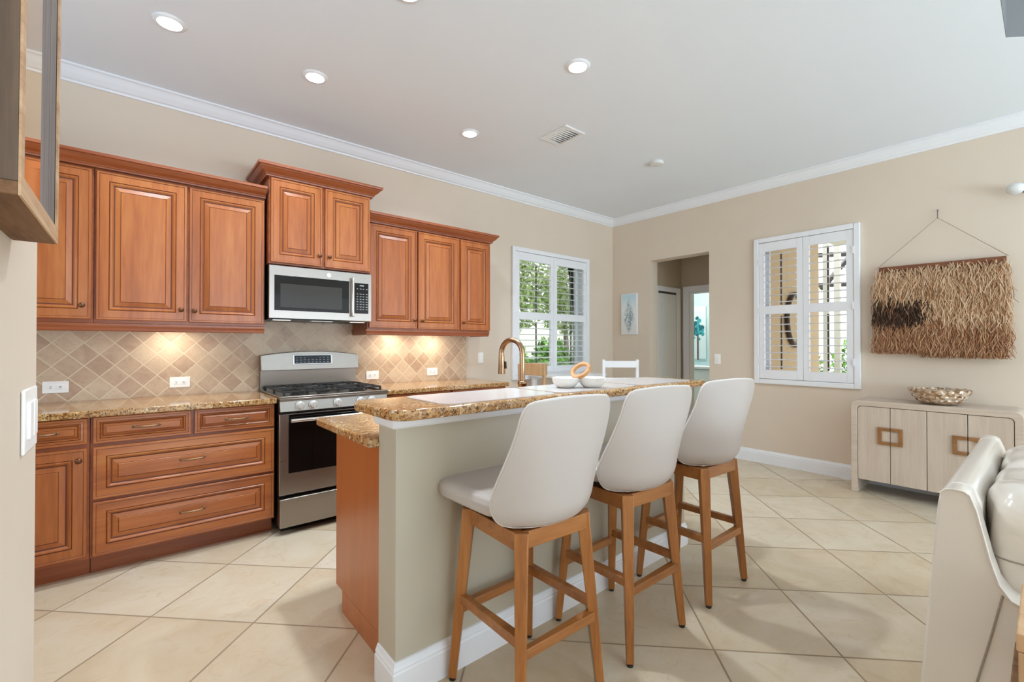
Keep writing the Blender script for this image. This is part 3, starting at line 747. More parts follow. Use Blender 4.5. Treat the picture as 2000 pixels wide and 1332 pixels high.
# ------------------------------------------------------------------ gas range
g_ = thing('gas_range', 'stainless slide-in gas range with five knobs and black oven window', 'range', (-4.066, -.35, 0))
x0, x1, rf = -4.446, -3.692, -.68
MB().box(x0 + .003, x1 - .003, -.64, -.02, .045, .905).build('body', 'range_black', g_)
MB().box(x0 + .03, x1 - .03, -.60, -.06, 0, .046).build('base', 'range_black', g_)
MB().box(x0, x1, -.70, -.635, .052, .243).build('storage_drawer', 'steel', g_, bevel=.006)
dr = MB().box(x0, x1, rf, -.635, .262, .806).build('oven_door', 'steel', g_, bevel=.005)
MB().box(-4.39, -3.748, rf - .003, rf + .004, .405, .800).build('oven_window', 'black_glass', dr, bevel=.003)
mb = MB(); mb.tube([(-4.385, rf - .05, .764), (-3.752, rf - .05, .764)], .0135, 14)
for xx in (-4.355, -3.782): mb.box(xx - .011, xx + .011, rf - .05, rf, .754, .774)
mb.build('door_handle', 'steel_bright', dr, smooth=True)
mb = MB(); mb.prism([(-.635, .822), (-.70, .822), (-.692, .86), (-.685, .895), (-.635, .895)], 0, x0, x1); mb.build('control_panel', 'steel', g_, bevel=.003)
for xx in (-4.323, -4.237, -4.07, -3.905, -3.82):
    mb = MB(); mb.lathe([(.03, .002), (.03, -.006), (.024, -.009), (.022, -.03), (.019, -.034), (0, -.035)], (xx, -.694, .858), 22, 1)
    mb.box(xx - .005, xx + .005, -.735, -.727, .838, .878); mb.build('knob', 'logo_silver', g_, smooth=True)
ct = MB(); ct.box(x0, x1, -.705, -.02, .895, .912); ct.box(x0, x1, -.705, -.66, .912, .925); ct.box(x0, x0 + .02, -.66, -.06, .912, .925); ct.box(x1 - .02, x1, -.66, -.06, .912, .925)
ct.build('cooktop', 'steel', g_, bevel=.004)
for (bx, by, br) in ((-4.29, -.52, .05), (-4.29, -.22, .04), (-4.069, -.37, .05), (-3.85, -.52, .045), (-3.85, -.22, .04)):
    b = MB(); b.lathe([(br, .912), (br, .922), (br * .8, .926), (br * .8, .932), (0, .934)], (bx, by, 0), 20, 2); b.build('burner', 'cast_iron', g_, smooth=True)
for k in range(3):
    a0 = x0 + .035 + k * .2295; a1 = a0 + .222; gm = MB(); zt = .955; hb = .010
    for (p, q) in (((a0, -.645), (a1, -.645)), ((a1, -.645), (a1, -.09)), ((a1, -.09), (a0, -.09)), ((a0, -.09), (a0, -.645)), ((a0, -.37), (a1, -.37))):
        gm.bar((p[0], p[1], zt - .006), (q[0], q[1], zt - .006), .013)
    for by in (-.52, -.22):
        cx_ = (a0 + a1) / 2
        for (ex, ey) in ((a0, by), (a1, by), (cx_, by + .12), (cx_, by - .12)): gm.bar((ex, ey, zt - .004), (cx_ + (ex - cx_) * .25, by + (ey - by) * .25, zt + .002), .012)
    for ex in (a0, a1):
        for ey in (-.645, -.37, -.09): gm.bar((ex, ey, .912), (ex, ey, zt - .004), .014, up=(1, 0, 0))
    gm.build('grate', 'cast_iron', g_, bevel=.002)
n = 24; arc = [(x0 + (x1 - x0) * k / n, 1.188 + .03 * (1 - ((k / n - .5) * 2) ** 2)) for k in range(n + 1)]
mb = MB(); L = []
for yv, zlo in ((-.075, 1.074), (-.105, 1.068), (-.112, 1.076)):
    pass
fl = [[(x, -.125 if j == 0 else -.025, z) for (x, z) in arc] for j in range(2)]
poly = [(x0, 1.07)] + [(x1, 1.07)] + arc[::-1]
mb.loops([[(x, -.02, z) for x, z in poly], [(x, -.085, z) for x, z in poly], [(x, -.118 if z < 1.1 else -.098, z) for x, z in poly]])
bgd = mb.build('backguard', 'steel', g_, bevel=.004)
MB().box(x0 + .006, x1 - .006, -.06, -.02, .912, 1.07).build('backguard_riser', 'steel', g_)
dp = MB().hexa([(-4.222, -.118, 1.112), (-3.915, -.118, 1.112), (-3.915, -.10, 1.112), (-4.222, -.10, 1.112), (-4.222, -.106, 1.192), (-3.915, -.106, 1.192), (-3.915, -.09, 1.192), (-4.222, -.09, 1.192)]).build('display_bezel', 'logo_silver', bgd, bevel=.003)
MB().hexa([(-4.21, -.1195, 1.120), (-3.927, -.1195, 1.120), (-3.927, -.11, 1.120), (-4.21, -.11, 1.120), (-4.21, -.1085, 1.184), (-3.927, -.1085, 1.184), (-3.927, -.10, 1.184), (-4.21, -.10, 1.184)]).build('display', 'black_glass', bgd)
for r_ in range(3):
    for q in range(9):
        if 3 <= q <= 5 and r_ == 2: continue
        xx, zz = -4.2 + q * .030, 1.128 + r_ * .018; yv = -.1205 + (zz - 1.12) * .172
        MB().box(xx, xx + .014, yv - .0008, yv + .002, zz, zz + .005).build('button', 'button_grey', bgd)

# ------------------------------------------------------------------ island
i_ = thing('island_cabinet', 'orange-stained island cabinet with plain end panel, backing the half wall', 'cabinet', (-3.45, -2.0, 0))
MB().box(-4.425, -2.49, -2.316, -1.715, .1, .876).build('body', 'end_panel_wood', i_, bevel=.002)
MB().box(-4.425, -2.49, -2.316, -1.80, 0, .1).build('toe_kick', 'end_panel_wood', i_)
for k in range(4):
    xa = -4.41 + k * .48
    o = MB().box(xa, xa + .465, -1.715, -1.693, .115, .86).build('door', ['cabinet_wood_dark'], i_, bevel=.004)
    mb = MB(); mb.lathe([(.006, 0), (.006, .012), (.014, .018), (.0, .028)], (xa + (.42 if k % 2 == 0 else .045), -1.693, .78), 12, 1); mb.build('knob', 'knob_bronze', o, smooth=True)
slab('countertop', 'lower granite countertop on the island behind the raised bar', -4.508, -2.47, -2.317, -1.66, .877, .914, (0, .01, .02, .02))
slab('countertop', 'raised granite bar top of the island, in front of the stools', -4.535, -2.425, -2.592, -2.195, 1.013, 1.051, (.07, .05, .03, .05), bev=.012)
for i, (a0, a1) in enumerate(((-4.325, -3.735), (-3.715, -3.125), (-3.105, -2.56))):
    poly = []
    for j, (cx, cy_, sx, sy) in enumerate(((a0, -2.56, 1, 1), (a1, -2.56, -1, 1), (a1, -2.225, -1, -1), (a0, -2.225, 1, -1))):
        st = [pi, 1.5 * pi, 0, .5 * pi][j]; q = .05
        for k in range(7):
            a = st + (pi / 2) * k / 6; poly.append((cx + sx * q + q * cos(a), cy_ + sy * q + q * sin(a)))
    tag(MB().prism(poly, 2, 1.0513, 1.0545).build('placemat', 'mat_white', loc=((a0 + a1) / 2, -2.39, 1.0513)),
        ['glossy white placemat nearest the range end of the bar', 'glossy white placemat in the middle of the bar, under the double bowl', 'glossy white placemat at the doorway end of the bar'][i], 'placemat', 'placemats on the bar')

# double serving bowl with wooden ring
b_ = thing('serving_bowl', 'white double serving bowl with wooden ring handle on the bar', 'bowl', (-3.462, -2.435, 1.0546))
e_ = Vector((.8, -.6, 0)).normalized()
bp = [(.036, .0), (.042, .002), (.058, .016), (.067, .036), (.070, .050), (.067, .0515), (.063, .049), (.054, .024), (.035, .009), (0, .007)]
for s_ in (-1, 1):
    c0 = Vector((-3.462, -2.435, 1.0546)) + e_ * .068 * s_
    MB().lathe(bp, tuple(c0), 32).build('bowl', 'ceramic', b_, smooth=True)
c0 = Vector((-3.462, -2.435, 1.0546)); mb = MB()
mb.bar(tuple(c0 - e_ * .012 + Vector((0, 0, .044))), tuple(c0 + e_ * .012 + Vector((0, 0, .044))), .03, d0=.06); mb.build('bridge', 'ceramic', b_, bevel=.004)
ax1 = Vector((.766 * .82, -.643 * .82, .57)); ax2 = Vector((.643 * .88 - .766 * .27, .766 * .88 + .643 * .27, .385)); ax2 = (ax2 - ax1 * ax2.dot(ax1) / ax1.length_squared).normalized(); ax1.normalize(); nn = ax1.cross(ax2); rc = c0 + Vector((0, 0, .086)) + Vector((.766, -.643, 0)) * .010
L = []
for k in range(36):
    a = 2 * pi * k / 36; rad = ax1 * cos(a) + ax2 * sin(a)
    L.append([rc + rad * (.046 + .0085 * p) + nn * (.009 * q) for p, q in ((-1, -1), (1, -1), (1, 1), (-1, 1))])
MB().loops(L, wrap=True).build('ring_handle', 'handle_wood', b_, bevel=.002, smooth=False)

# faucet
f_ = thing('faucet', 'champagne bronze gooseneck faucet behind the bar top', 'faucet', (-3.565, -2.12, .914))
fx, fy = -3.565, -2.12
mb = MB(); mb.lathe([(.030, .914), (.030, .925), (.024, .932), (.022, 1.05), (.026, 1.055), (.026, 1.068), (.0165, 1.076)], (fx, fy, 0), 24); mb.build('base', 'faucet_bronze', f_, smooth=True)
dx, dy = -.15, .988
pth = [(fx, fy, 1.06), (fx, fy, 1.14), (fx, fy, 1.22)]
R_ = .078
for k in range(1, 15):
    a = pi * k / 14 * 1.06; pth.append((fx + dx * R_ * (1 - cos(a)), fy + dy * R_ * (1 - cos(a)), 1.22 + R_ * sin(a)))
mb = MB(); mb.tube(pth, .0145, 16); mb.build('spout', 'faucet_bronze', f_, smooth=True)
lx, ly, lz = pth[-1]
mb = MB(); mb.tube([(lx, ly, lz + .01), (lx, ly, lz - .01), (lx + .004, ly + .004, lz - .055), (lx + .006, ly + .006, lz - .10)], [.0155, .017, .019, .021], 16); mb.build('spray_head', 'faucet_bronze', f_, smooth=True)
MB().tube([(lx + .016, ly - .015, lz - .03), (lx + .018, ly - .016, lz - .07)], .006, 8).build('spray_button', 'faucet_dark', f_, smooth=True)
MB().tube([(fx + .02, fy, .985), (fx + .045, fy, .99), (fx + .10, fy - .02, 1.02)], [.012, .010, .006], 12).build('lever', 'faucet_bronze', f_, smooth=True)


# ------------------------------------------------------------------ bar stools
def make_stool():
    t_ = thing('bar_stool', '', 'bar stool')
    ht, hb_, zt = .150, .196, .655
    fr = MB(); a = ht - .002
    for (p, q) in (((-a, -a), (a, -a)), ((a, -a), (a, a)), ((a, a), (-a, a)), ((-a, a), (-a, -a))):
        fr.bar((p[0], p[1], zt - .029), (q[0], q[1], zt - .029), .058, d0=.024)
    fr.build('seat_frame', 'rail_wood', t_, local=True, bevel=.003)
    for sx in (-1, 1):
        for sy in (-1, 1):
            lg = MB(); ang = atan2(sy, sx)
            lg.bar((sx * ht, sy * ht, zt), (sx * hb_, sy * hb_, .012), .048, .029, .048, .029, up=(sx, sy, 0))
            l_ = lg.build('leg', 'stool_wood', t_, local=True, bevel=.003)
            MB().lathe([(.013, .0), (.014, .012)], (sx * hb_, sy * hb_, 0), 12).build('glide', 'foot_dark', l_, local=True)
    def at(z): k = (zt - z) / (zt - .012); return ht + (hb_ - ht) * k
    for (z, p, q) in ((.275, (-1, -1), (1, -1)), (.315, (1, -1), (1, 1)), (.275, (1, 1), (-1, 1)), (.315, (-1, 1), (-1, -1))):
        r = at(z); MB().bar((p[0] * r, p[1] * r, z), (q[0] * r, q[1] * r, z), .034, d0=.021).build('stretcher', 'rail_wood', t_, local=True, bevel=.002)
    sw = thing_part('swivel_seat', t_)
    MB().lathe([(.09, zt), (.10, zt + .003), (.10, zt + .012), (.09, zt + .016)], (0, 0, 0), 28).build('swivel_plate', 'black_metal', sw, local=True)
    MB().lathe([(.17, zt + .016), (.19, zt + .02), (.19, .699), (.1, .700)], (0, .02, 0), 32).build('seat_base', 'black_metal', sw, local=True)
    return t_, sw


def thing_part(name, parent):
    o = bpy.data.objects.new(name, None); COL.objects.link(o); o.parent = parent; o.empty_display_size = .1; return o


def rot_mesh(mb, ang):
    c_, s_ = cos(ang), sin(ang); mb.v = [(x * c_ - y * s_, x * s_ + y * c_, z) for x, y, z in [tuple(p) for p in mb.v]]; return mb


def seat_pad():
    mb = MB(); L = []
    N = 56
    def outline(k, sc, z):
        a = 2 * pi * k / N; e = .30
        x = math.copysign(abs(cos(a)) ** e, cos(a)) * .243; y = math.copysign(abs(sin(a)) ** e, sin(a)) * .228
        taper = 1.0 + .05 * max(0, y / .228) - .42 * (max(0, -.09 - y) / .14) ** 1.5
        return (x * taper * sc, y * sc + .044, z)
    for sc, z in ((.80, .698), (.95, .699), (.982, .703), (.996, .712), (1.0, .726), (.994, .740), (.972, .750), (.94, .755), (.84, .759), (.78, .755), (.55, .753), (.2, .751)):
        L.append([outline(k, sc, z) for k in range(N)])
    return mb.loops(L)


def back_shell():
    """curved upholstered back wrapping the rear of the seat; grid in (u across, v up) with a rounded outline"""
    mb = MB(); NU, NV = 30, 30; H0, H1 = .668, 1.100
    def ease(t): t = max(0, min(1, t)); return t * t * (3 - 2 * t)
    def hw(v):
        w = .244 - .034 * ease((v - .15) / .8)
        if v < .24: w = .165 + (w - .165) * sqrt(max(0, 1 - (1 - v / .24) ** 2))
        if v > .84: w -= .040 * (1 - sqrt(max(0, 1 - ((v - .84) / .16) ** 2)))
        return w
    def pt(u, v, front):
        w = hw(v); wd = .125 - .075 * ease(v / .95)
        yc = -.226 - .052 * v + (.030 * (1 - v / .16) ** 2 if v < .16 else 0)
        x = u * w; y = yc + wd * abs(u) ** 2.3 * (w / .238) ** 2
        if front:
            x *= 1 - .10 * abs(u) ** 3; y += .050 - .022 * abs(u) ** 2
        zz = H0 + (H1 - H0) * v - .010 * u * u * ease((v - .6) / .4)
        return Vector((x, y, zz))
    F, Bk = [], []
    for j in range(NV + 1):
        v = (1 - cos(pi * j / NV)) / 2 * .5 + (j / NV) * .5
        F.append([pt(sin(pi / 2 * (-1 + 2 * i / NU)) * .35 + (-1 + 2 * i / NU) * .65, v, 1) for i in range(NU + 1)])
        Bk.append([pt(sin(pi / 2 * (-1 + 2 * i / NU)) * .35 + (-1 + 2 * i / NU) * .65, v, 0) for i in range(NU + 1)])
    b = len(mb.v); n = NU + 1
    for row in F: mb.v += [tuple(p) for p in row]
    b2 = len(mb.v)
    for row in Bk: mb.v += [tuple(p) for p in row]
    for j in range(NV):
        for i in range(NU):
            a = b + j * n + i; mb.face((a, a + 1, a + n + 1, a + n)); a = b2 + j * n + i; mb.face((a, a + n, a + n + 1, a + 1))
    rim = [(0, i) for i in range(n)] + [(j, NU) for j in range(1, NV + 1)] + [(NV, i) for i in range(NU - 1, -1, -1)] + [(j, 0) for j in range(NV - 1, 0, -1)]
    for k in range(len(rim)):
        p, q = rim[k], rim[(k + 1) % len(rim)]
        mb.face((b + p[0] * n + p[1], b2 + p[0] * n + p[1], b2 + q[0] * n + q[1], b + q[0] * n + q[1]))
    welt = [Bk[p[0]][p[1]] * .8 + F[p[0]][p[1]] * .2 for p in rim]
    return mb, welt


st0, sw0 = make_stool()
pad, (shell, welt) = seat_pad(), back_shell()
SEAT_ROT = [radians(-2), radians(-7), radians(-11)]
STOOLS = [(-4.060, -2.700), (-3.485, -2.700), (-2.857, -2.706)]
SLAB = ['white upholstered bar stool with wooden legs, nearest the range end, seat turned outward', 'white upholstered bar stool with wooden legs, middle of the three at the bar', 'white upholstered bar stool with wooden legs, nearest the sideboard']
seat_o = pad.build('seat', 'leather_white', sw0, local=True, smooth=True)
back_o = shell.build('backrest', 'leather_white', sw0, local=True, smooth=True, bevel=0)
bv = back_o.modifiers.new('edge', 'BEVEL'); bv.width = .012; bv.segments = 3; bv.limit_method = 'ANGLE'; bv.angle_limit = radians(50)
MB().tube(welt, .0056, 8, wrap=True).build('piping', 'piping_highlight', back_o, local=True, smooth=True)
for i, (x, y) in enumerate(STOOLS):
    s_ = st0 if i == 0 else copy_tree(st0)
    s_.location = (x, y, 0); s_['label'] = SLAB[i]; s_['group'] = 'bar stools along the raised bar'
    for ch in s_.children:
        if ch.name.startswith('swivel_seat'): ch.rotation_euler = (0, 0, SEAT_ROT[i])

# ------------------------------------------------------------------ breakfast nook: table and chairs
def ladder_chair(name, label, loc, rot, mat_, top, w=.36, curved=False):
    t_ = thing(name, label, 'chair', loc, rot); h = w / 2
    for sx in (-1, 1):
        MB().bar((sx * h, 0, 0), (sx * h, -.03, top), .034, .03, d0=.034, d1=.028, up=(1, 0, 0)).build('back_post', mat_, t_, local=True, bevel=.004)
        MB().bar((sx * h, .30, 0), (sx * h, .30, .62), .034, up=(1, 0, 0)).build('leg', mat_, t_, local=True, bevel=.004)
    for z, hh in ((top - .05, .07), (top - .22, .05)):
        if curved and z < top - .1: continue
        MB().bar((-h, -.026, z), (h, -.026, z), hh + (.05 if curved else 0), d0=.02).build('back_rail', mat_, t_, local=True, bevel=.004)
    MB().box(-h - .03, h + .03, -.02, .33, .62, .66).build('seat', mat_, t_, local=True, bevel=.01)
    for z in (.22,):
        MB().bar((-h, .30, z), (h, .30, z), .025).build('stretcher', mat_, t_, local=True); MB().bar((-h, 0, z), (h, 0, z), .025).build('stretcher', mat_, t_, local=True)
    return t_


ladder_chair('dining_chair', 'white ladder-back chair in the corner nook, beside the doorway', (-1.16, -.98, 0), radians(-40), 'painted_white', 1.11, .36)
ladder_chair('dining_chair', 'light wooden chair in the nook, seen just past the faucet', (-2.10, -.62, 0), radians(-78), 'chair_tan', 1.075, .30, True)
n_ = thing('nook_table', 'white counter-height table in the corner nook under the window', 'table', (-1.28, -.33, 0))
MB().box(-1.66, -.90, -.60, -.06, .90, .93).build('table_top', 'painted_white', n_, bevel=.006)
for x in (-1.61, -.95):
    for y in (-.55, -.11): MB().box(x - .025, x + .025, y - .025, y + .025, 0, .90).build('leg', 'painted_white', n_, bevel=.004)

# ------------------------------------------------------------------ wall things
a_ = thing('canvas_print', 'small white-edged blue coastal print on the wall beside the doorway', 'picture', (-.0, -.29, 1.41))
MB().box(-.03, -.001, -.418, -.165, 1.41, 1.965).build('canvas', 'painted_white', a_, bevel=.003)
MB().box(-.0315, -.0295, -.405, -.178, 1.423, 1.952).build('print', 'blue_print', a_)


def yplate(name, label, cat, y, z, w, h_, face=0.0, gangs=1, sgn=-1):
    o = thing(name, label, cat, (face, y, z))
    MB().box(face + sgn * .0005, face + sgn * .006, y - w / 2, y + w / 2, z - h_ / 2, z + h_ / 2).build('plate', 'plate_white', o, bevel=.003)
    for k in range(gangs):
        yc = y + (k - (gangs - 1) / 2) * .046
        MB().box(face + sgn * .005, face + sgn * .010, yc - .017, yc + .017, z - .034, z + .034).build('rocker', 'plate_white', o, bevel=.002)
    return o


yplate('wall_switch', 'white switch plate on the wall between doorway and shutters', 'switch', -1.492, 1.105, .074, .116)
yplate('wall_switch', 'white triple switch plate on the partition below the rustic mirror', 'switch', -2.733, 1.132, .135, .117, -5.346, 2, 1)

# woven hanging
h_ = thing('wall_hanging', 'shaggy tan and brown fiber wall hanging on a wooden slat', 'wall hanging', (-.04, -3.375, 1.2))
MB().hexa([(-.055, -3.76, 1.905), (-.035, -3.76, 1.905), (-.035, -2.985, 1.925), (-.055, -2.985, 1.925), (-.055, -3.76, 1.955), (-.035, -3.76, 1.955), (-.035, -2.985, 1.962), (-.055, -2.985, 1.962)]).build('slat', 'slat_wood', h_, bevel=.002)
MB().tube([(-.045, -2.975, 1.96), (-.03, -3.371, 2.335), (-.045, -3.77, 1.955)], .0022, 6).build('cord', 'cord_tan', h_)
MB().tube([(-.0005, -3.371, 2.40), (-.028, -3.371, 2.398)], .004, 8).tube([(-.026, -3.371, 2.405), (-.028, -3.371, 2.33)], .003, 6).build('hook', 'nail', h_)
MB().box(-.034, -.012, -3.755, -2.99, 1.26, 1.93).build('backing', 'backing', h_)
rnd = random.Random(5); mb = MB()
for k in range(4200):
    y = rnd.uniform(-3.775, -2.965); row = rnd.random(); z0_ = 1.935 - .66 * row + rnd.uniform(-.02, .02); ln = rnd.uniform(.13, .24)
    edge = max(0, (abs(y + 3.372) - .36) / .05)
    zb = 1.205 if y > -3.3 else 1.175
    xb = -.05 - .02 * rnd.random() - .012 * sin(row * 9)
    pts = []; yy = y; sw = rnd.uniform(-.05, .05); ph = rnd.uniform(0, 6); xx = xb
    amp = rnd.uniform(.005, .019)
    for q in range(5):
        tq = q / 4; zz = z0_ - ln * tq
        if zz < zb: zz = zb + rnd.uniform(-.02, .02)
        pts.append((xx - .028 * sin(pi * min(1, tq * 1.2)) * rnd.uniform(.5, 1.2), yy + sw * tq + amp * sin(ph + tq * 7), zz))
    zm = z0_ - ln * .5
    dark = y > -3.33 + .07 * rnd.random() and 1.40 < zm + rnd.uniform(-.03, .03) < 1.63
    mid_ = zm < 1.36 + rnd.uniform(-.05, .06) or (y > -3.4 and 1.34 < zm < 1.44)
    mi = (3 if rnd.random() < .75 else 4) if dark else ((2 if rnd.random() < .5 else 1) if mid_ else (0 if rnd.random() < .62 else (1 if rnd.random() < .8 else 2)))
    mb.tube(pts, [.0032, .0032, .003, .0026, .0016], 4, mi=mi)
mb.build('fringe', ['fiber_a', 'fiber_b', 'fiber_c', 'fiber_d', 'fiber_e'], h_, kind='stuff')

# security sensor at the frame edge
s_ = thing('wall_sensor', 'small white round sensor high on the wall above the hanging', 'sensor', (0, -3.83, 2.45))
MB().lathe([(.02, -.0005), (.02, -.02), (.012, -.024), (.012, -.05)], (0, -3.852, 2.45), 16, 0).build('bracket', 'sensor_dark', s_, smooth=True)
mb = MB(); mb.puff((-.085, -3.81, 2.452), (.045, .05, .042), .9, .9, 48, 20, fn=lambda q: (q[0], q[1], 2.452 + (q[2] - 2.452) * (1 + .045 * cos((q[1] + q[0]) * 420)))); mb.build('body', 'sensor_white', s_, smooth=True)

# rustic mirror on the partition
m_ = thing('wall_mirror', 'narrow mirror strip beside weathered planks in a rustic box frame on the partition', 'mirror', (-5.346, -3.04, 1.44))
MY0, MY1, MZ0, MZ1 = -3.218, -2.885, 1.442, 2.45
fx0, fx1 = -5.3455, -5.295
LEAN = .0045
def lean(mb_):
    mb_.v = [(x + max(0, (z - MZ0)) * LEAN if x > -5.34 else x, y, z) for x, y, z in mb_.v]; return mb_
lean(MB().box(fx0, fx1, MY0, MY0 + .018, MZ0 + .016, 1.735).box(fx0, fx1 - .003, MY0 + .002, MY0 + .018, 1.735, 1.742).box(fx0, fx1, MY0, MY0 + .018, 1.742, MZ1)).build('side_board', 'rustic_grey', m_, bevel=.0015)
lean(MB().box(fx0, fx1, MY1 - .018, MY1, MZ0 + .016, MZ1)).build('side_board', 'rustic_grey', m_, bevel=.0015)
lean(MB().box(fx0, fx1, MY0, MY1, MZ0, MZ0 + .016)).build('bottom_board', 'rustic_under', m_, bevel=.0015)
lean(MB().box(fx0, fx1, MY0, MY1, MZ1, MZ1 + .016)).build('top_board', 'rustic_under', m_, bevel=.0015)
mb = MB(); ex = fx1
mb.box(ex, ex + .0025, MY1 - .019, MY1, MZ0, MZ1 + .016); mb.box(ex, ex + .0025, MY0, MY0 + .019, MZ0, MZ1 + .016); mb.box(ex, ex + .0025, MY0 + .019, MY1 - .019, MZ0, MZ0 + .025)
lean(mb).build('face_edging', 'rustic_tan', m_)
lean(MB().box(fx0 + .003, fx1 - .001, -3.052, -2.975, MZ0 + .0161, MZ1 - .001).box(fx0 + .003, fx1 - .006, -2.975, -2.969, MZ0 + .0161, MZ1 - .001).box(fx0 + .003, fx1 - .001, -2.969, MY1 - .0181, MZ0 + .0161, MZ1 - .001)).build('barn_planks', 'rustic_cool', m_)
lean(MB().box(fx0 + .003, fx1 - .001, MY0 + .0181, -3.0525, MZ0 + .0161, MZ1 - .001)).build('mirror_pane', 'mirror_glass', m_)

# ------------------------------------------------------------------ ceiling things
def can_light(x, y, label, power):
    o = thing('recessed_light', label, 'ceiling light', (x, y, CZ - .012), 0, 'recessed lights in the kitchen ceiling')
    MB().lathe([(.052, CZ - .004), (.056, CZ - .011), (.074, CZ - .007), (.078, CZ - .0005), (.05, CZ - .0005)], (x, y, 0), 36, cap=False).build('trim_ring', 'trim_white', o, smooth=True)
    MB().lathe([(.054, CZ - .0045), (.054, CZ - .009)], (x, y, 0), 36).build('lens', 'lamp_glow', o)
    area_light('can_lamp', (x, y, CZ - .014), (0, 0, 0), .11, .11, power, (.79, .90, 1.0), 'DISK', radians(130))


can_light(-5.05, -.912, 'glowing recessed ceiling light closest to the rustic mirror', 5.5)
can_light(-4.292, -.90, 'glowing recessed ceiling light above the range', 5.5)
can_light(-3.07, -.898, 'glowing recessed ceiling light between range and corner window', 6.5)
can_light(-3.063, -2.076, 'glowing recessed ceiling light above the far half of the bar', 12)
can_light(-4.16, -1.94, 'glowing recessed ceiling light above the near half of the bar, cut by the frame edge', 12)
v_ = thing('air_vent', 'white slatted rectangular air vent in the ceiling', 'vent', (-2.455, -1.362, CZ - .01))
mb = MB()
for (p0, p1, q0, q1) in ((-2.57, -2.34, -1.51, -1.485), (-2.57, -2.34, -1.239, -1.214), (-2.57, -2.545, -1.485, -1.239), (-2.365, -2.34, -1.485, -1.239)): mb.box(p0, p1, q0, q1, CZ - .011, CZ - .0005)
mb.build('frame', 'vent_white', v_, bevel=.002)
mb = MB()
for k in range(9):
    y = -1.475 + k * .028; mb.bar((-2.545, y, CZ - .007), (-2.365, y, CZ - .007), .0025, d0=.02, up=(0, .35, 1))
mb.build('slats', 'vent_white', v_); MB().box(-2.545, -2.365, -1.485, -1.239, CZ - .0015, CZ - .0005).build('duct', 'vent_dark', v_)
s_ = thing('smoke_detector', 'small round white smoke detector on the ceiling', 'smoke detector', (-1.362, -1.56, CZ - .03))
MB().lathe([(.062, CZ - .0005), (.066, CZ - .012), (.058, CZ - .026), (.03, CZ - .031), (0, CZ - .032)], (-1.362, -1.56, 0), 28).build('body', 'sensor_white', s_, smooth=True)

# ------------------------------------------------------------------ sideboard and shell bowl
s_ = thing('sideboard', 'washed oak sideboard with four doors and square wooden pulls', 'sideboard', (-.2, -3.355, 0))
SY0, SY1, SF, ST = -3.852, -2.852, -.40, .792
def rrect(y0, y1, z0, z1, r, n=6):
    p = [(y0, z0), (y1, z0)]
    for k in range(n + 1): a = pi / 2 * k / n; p.append((y1 - r + r * cos(a), z1 - r + r * sin(a)))
    for k in range(n + 1): a = pi / 2 + pi / 2 * k / n; p.append((y0 + r + r * cos(a), z1 - r + r * sin(a)))
    return p
oo, ii = rrect(SY0, SY1, 0, ST, .05), rrect(SY0 + .045, SY1 - .045, 0, ST - .045, .03)
mb = MB(); n_o = len(oo)
L = [[(SF, y, z) for y, z in oo], [(-.004, y, z) for y, z in oo], [(-.004, y, z) for y, z in ii], [(SF, y, z) for y, z in ii]]
b = 0
for lp in L: mb.v += lp
for i in range(4):
    for j in range(1, n_o):
        k = (j + 1) % n_o; i2 = (i + 1) % 4
        mb.face((i * n_o + j, i * n_o + k, i2 * n_o + k, i2 * n_o + j))
mb.face((0, n_o, 2 * n_o, 3 * n_o)); mb.face((1, 3 * n_o + 1, 2 * n_o + 1, n_o + 1))
mb.build('outer_case', 'washed_oak_flat', s_, bevel=.003)
MB().box(SF + .02, -.006, SY0 + .0452, SY1 - .0452, .118, .13).box(-.02, -.006, SY0 + .0452, SY1 - .0452, .13, ST - .08).build('inner_case', 'slot_dark', s_)
edges = [SY1 - .046, -3.118, -3.3425, -3.5705, SY0 + .046]
for k in range(4):
    ya, yb = edges[k] - .002, edges[k + 1] + .002
    if k in (0, 3):
        r = .028; poly = [(yb, .118), (ya, .118)]
        if k == 0: poly += [(ya - r + r * cos(pi / 2 * j / 5), ST - .049 - r + r * sin(pi / 2 * j / 5)) for j in range(6)] + [(yb, ST - .049)]
        else: poly += [(ya, ST - .049)] + [(yb + r + r * cos(pi / 2 + pi / 2 * j / 5), ST - .049 - r + r * sin(pi / 2 + pi / 2 * j / 5)) for j in range(6)]
    else: poly = [(yb, .118), (ya, .118), (ya, ST - .049), (yb, ST - .049)]
    dm = MB().prism(poly, 0, SF + .004, SF + .022).build('door', 'washed_oak', s_, bevel=.002)
    hx0, hx1 = SF - .012, SF + .004; z0_, z1_ = .438, .580; wv = .077
    yc = edges[1] if k < 2 else edges[3]; sg = 1 if k in (0, 2) else -1
    ym, ye = yc + sg * .004, yc + sg * (.004 + wv); mb = MB(); b_w = .026
    mb.box(hx0, hx1, ye - sg * b_w, ye, z0_, z1_); mb.box(hx0, hx1, ym, ye - sg * b_w, z0_, z0_ + b_w); mb.box(hx0, hx1, ym, ye - sg * b_w, z1_ - b_w, z1_)
    mb.build('pull', 'copper_wood', dm, bevel=.002)
bw = thing('shell_bowl', 'pearly brown shell bowl on the washed oak sideboard', 'bowl', (-.225, -3.395, ST + .001))
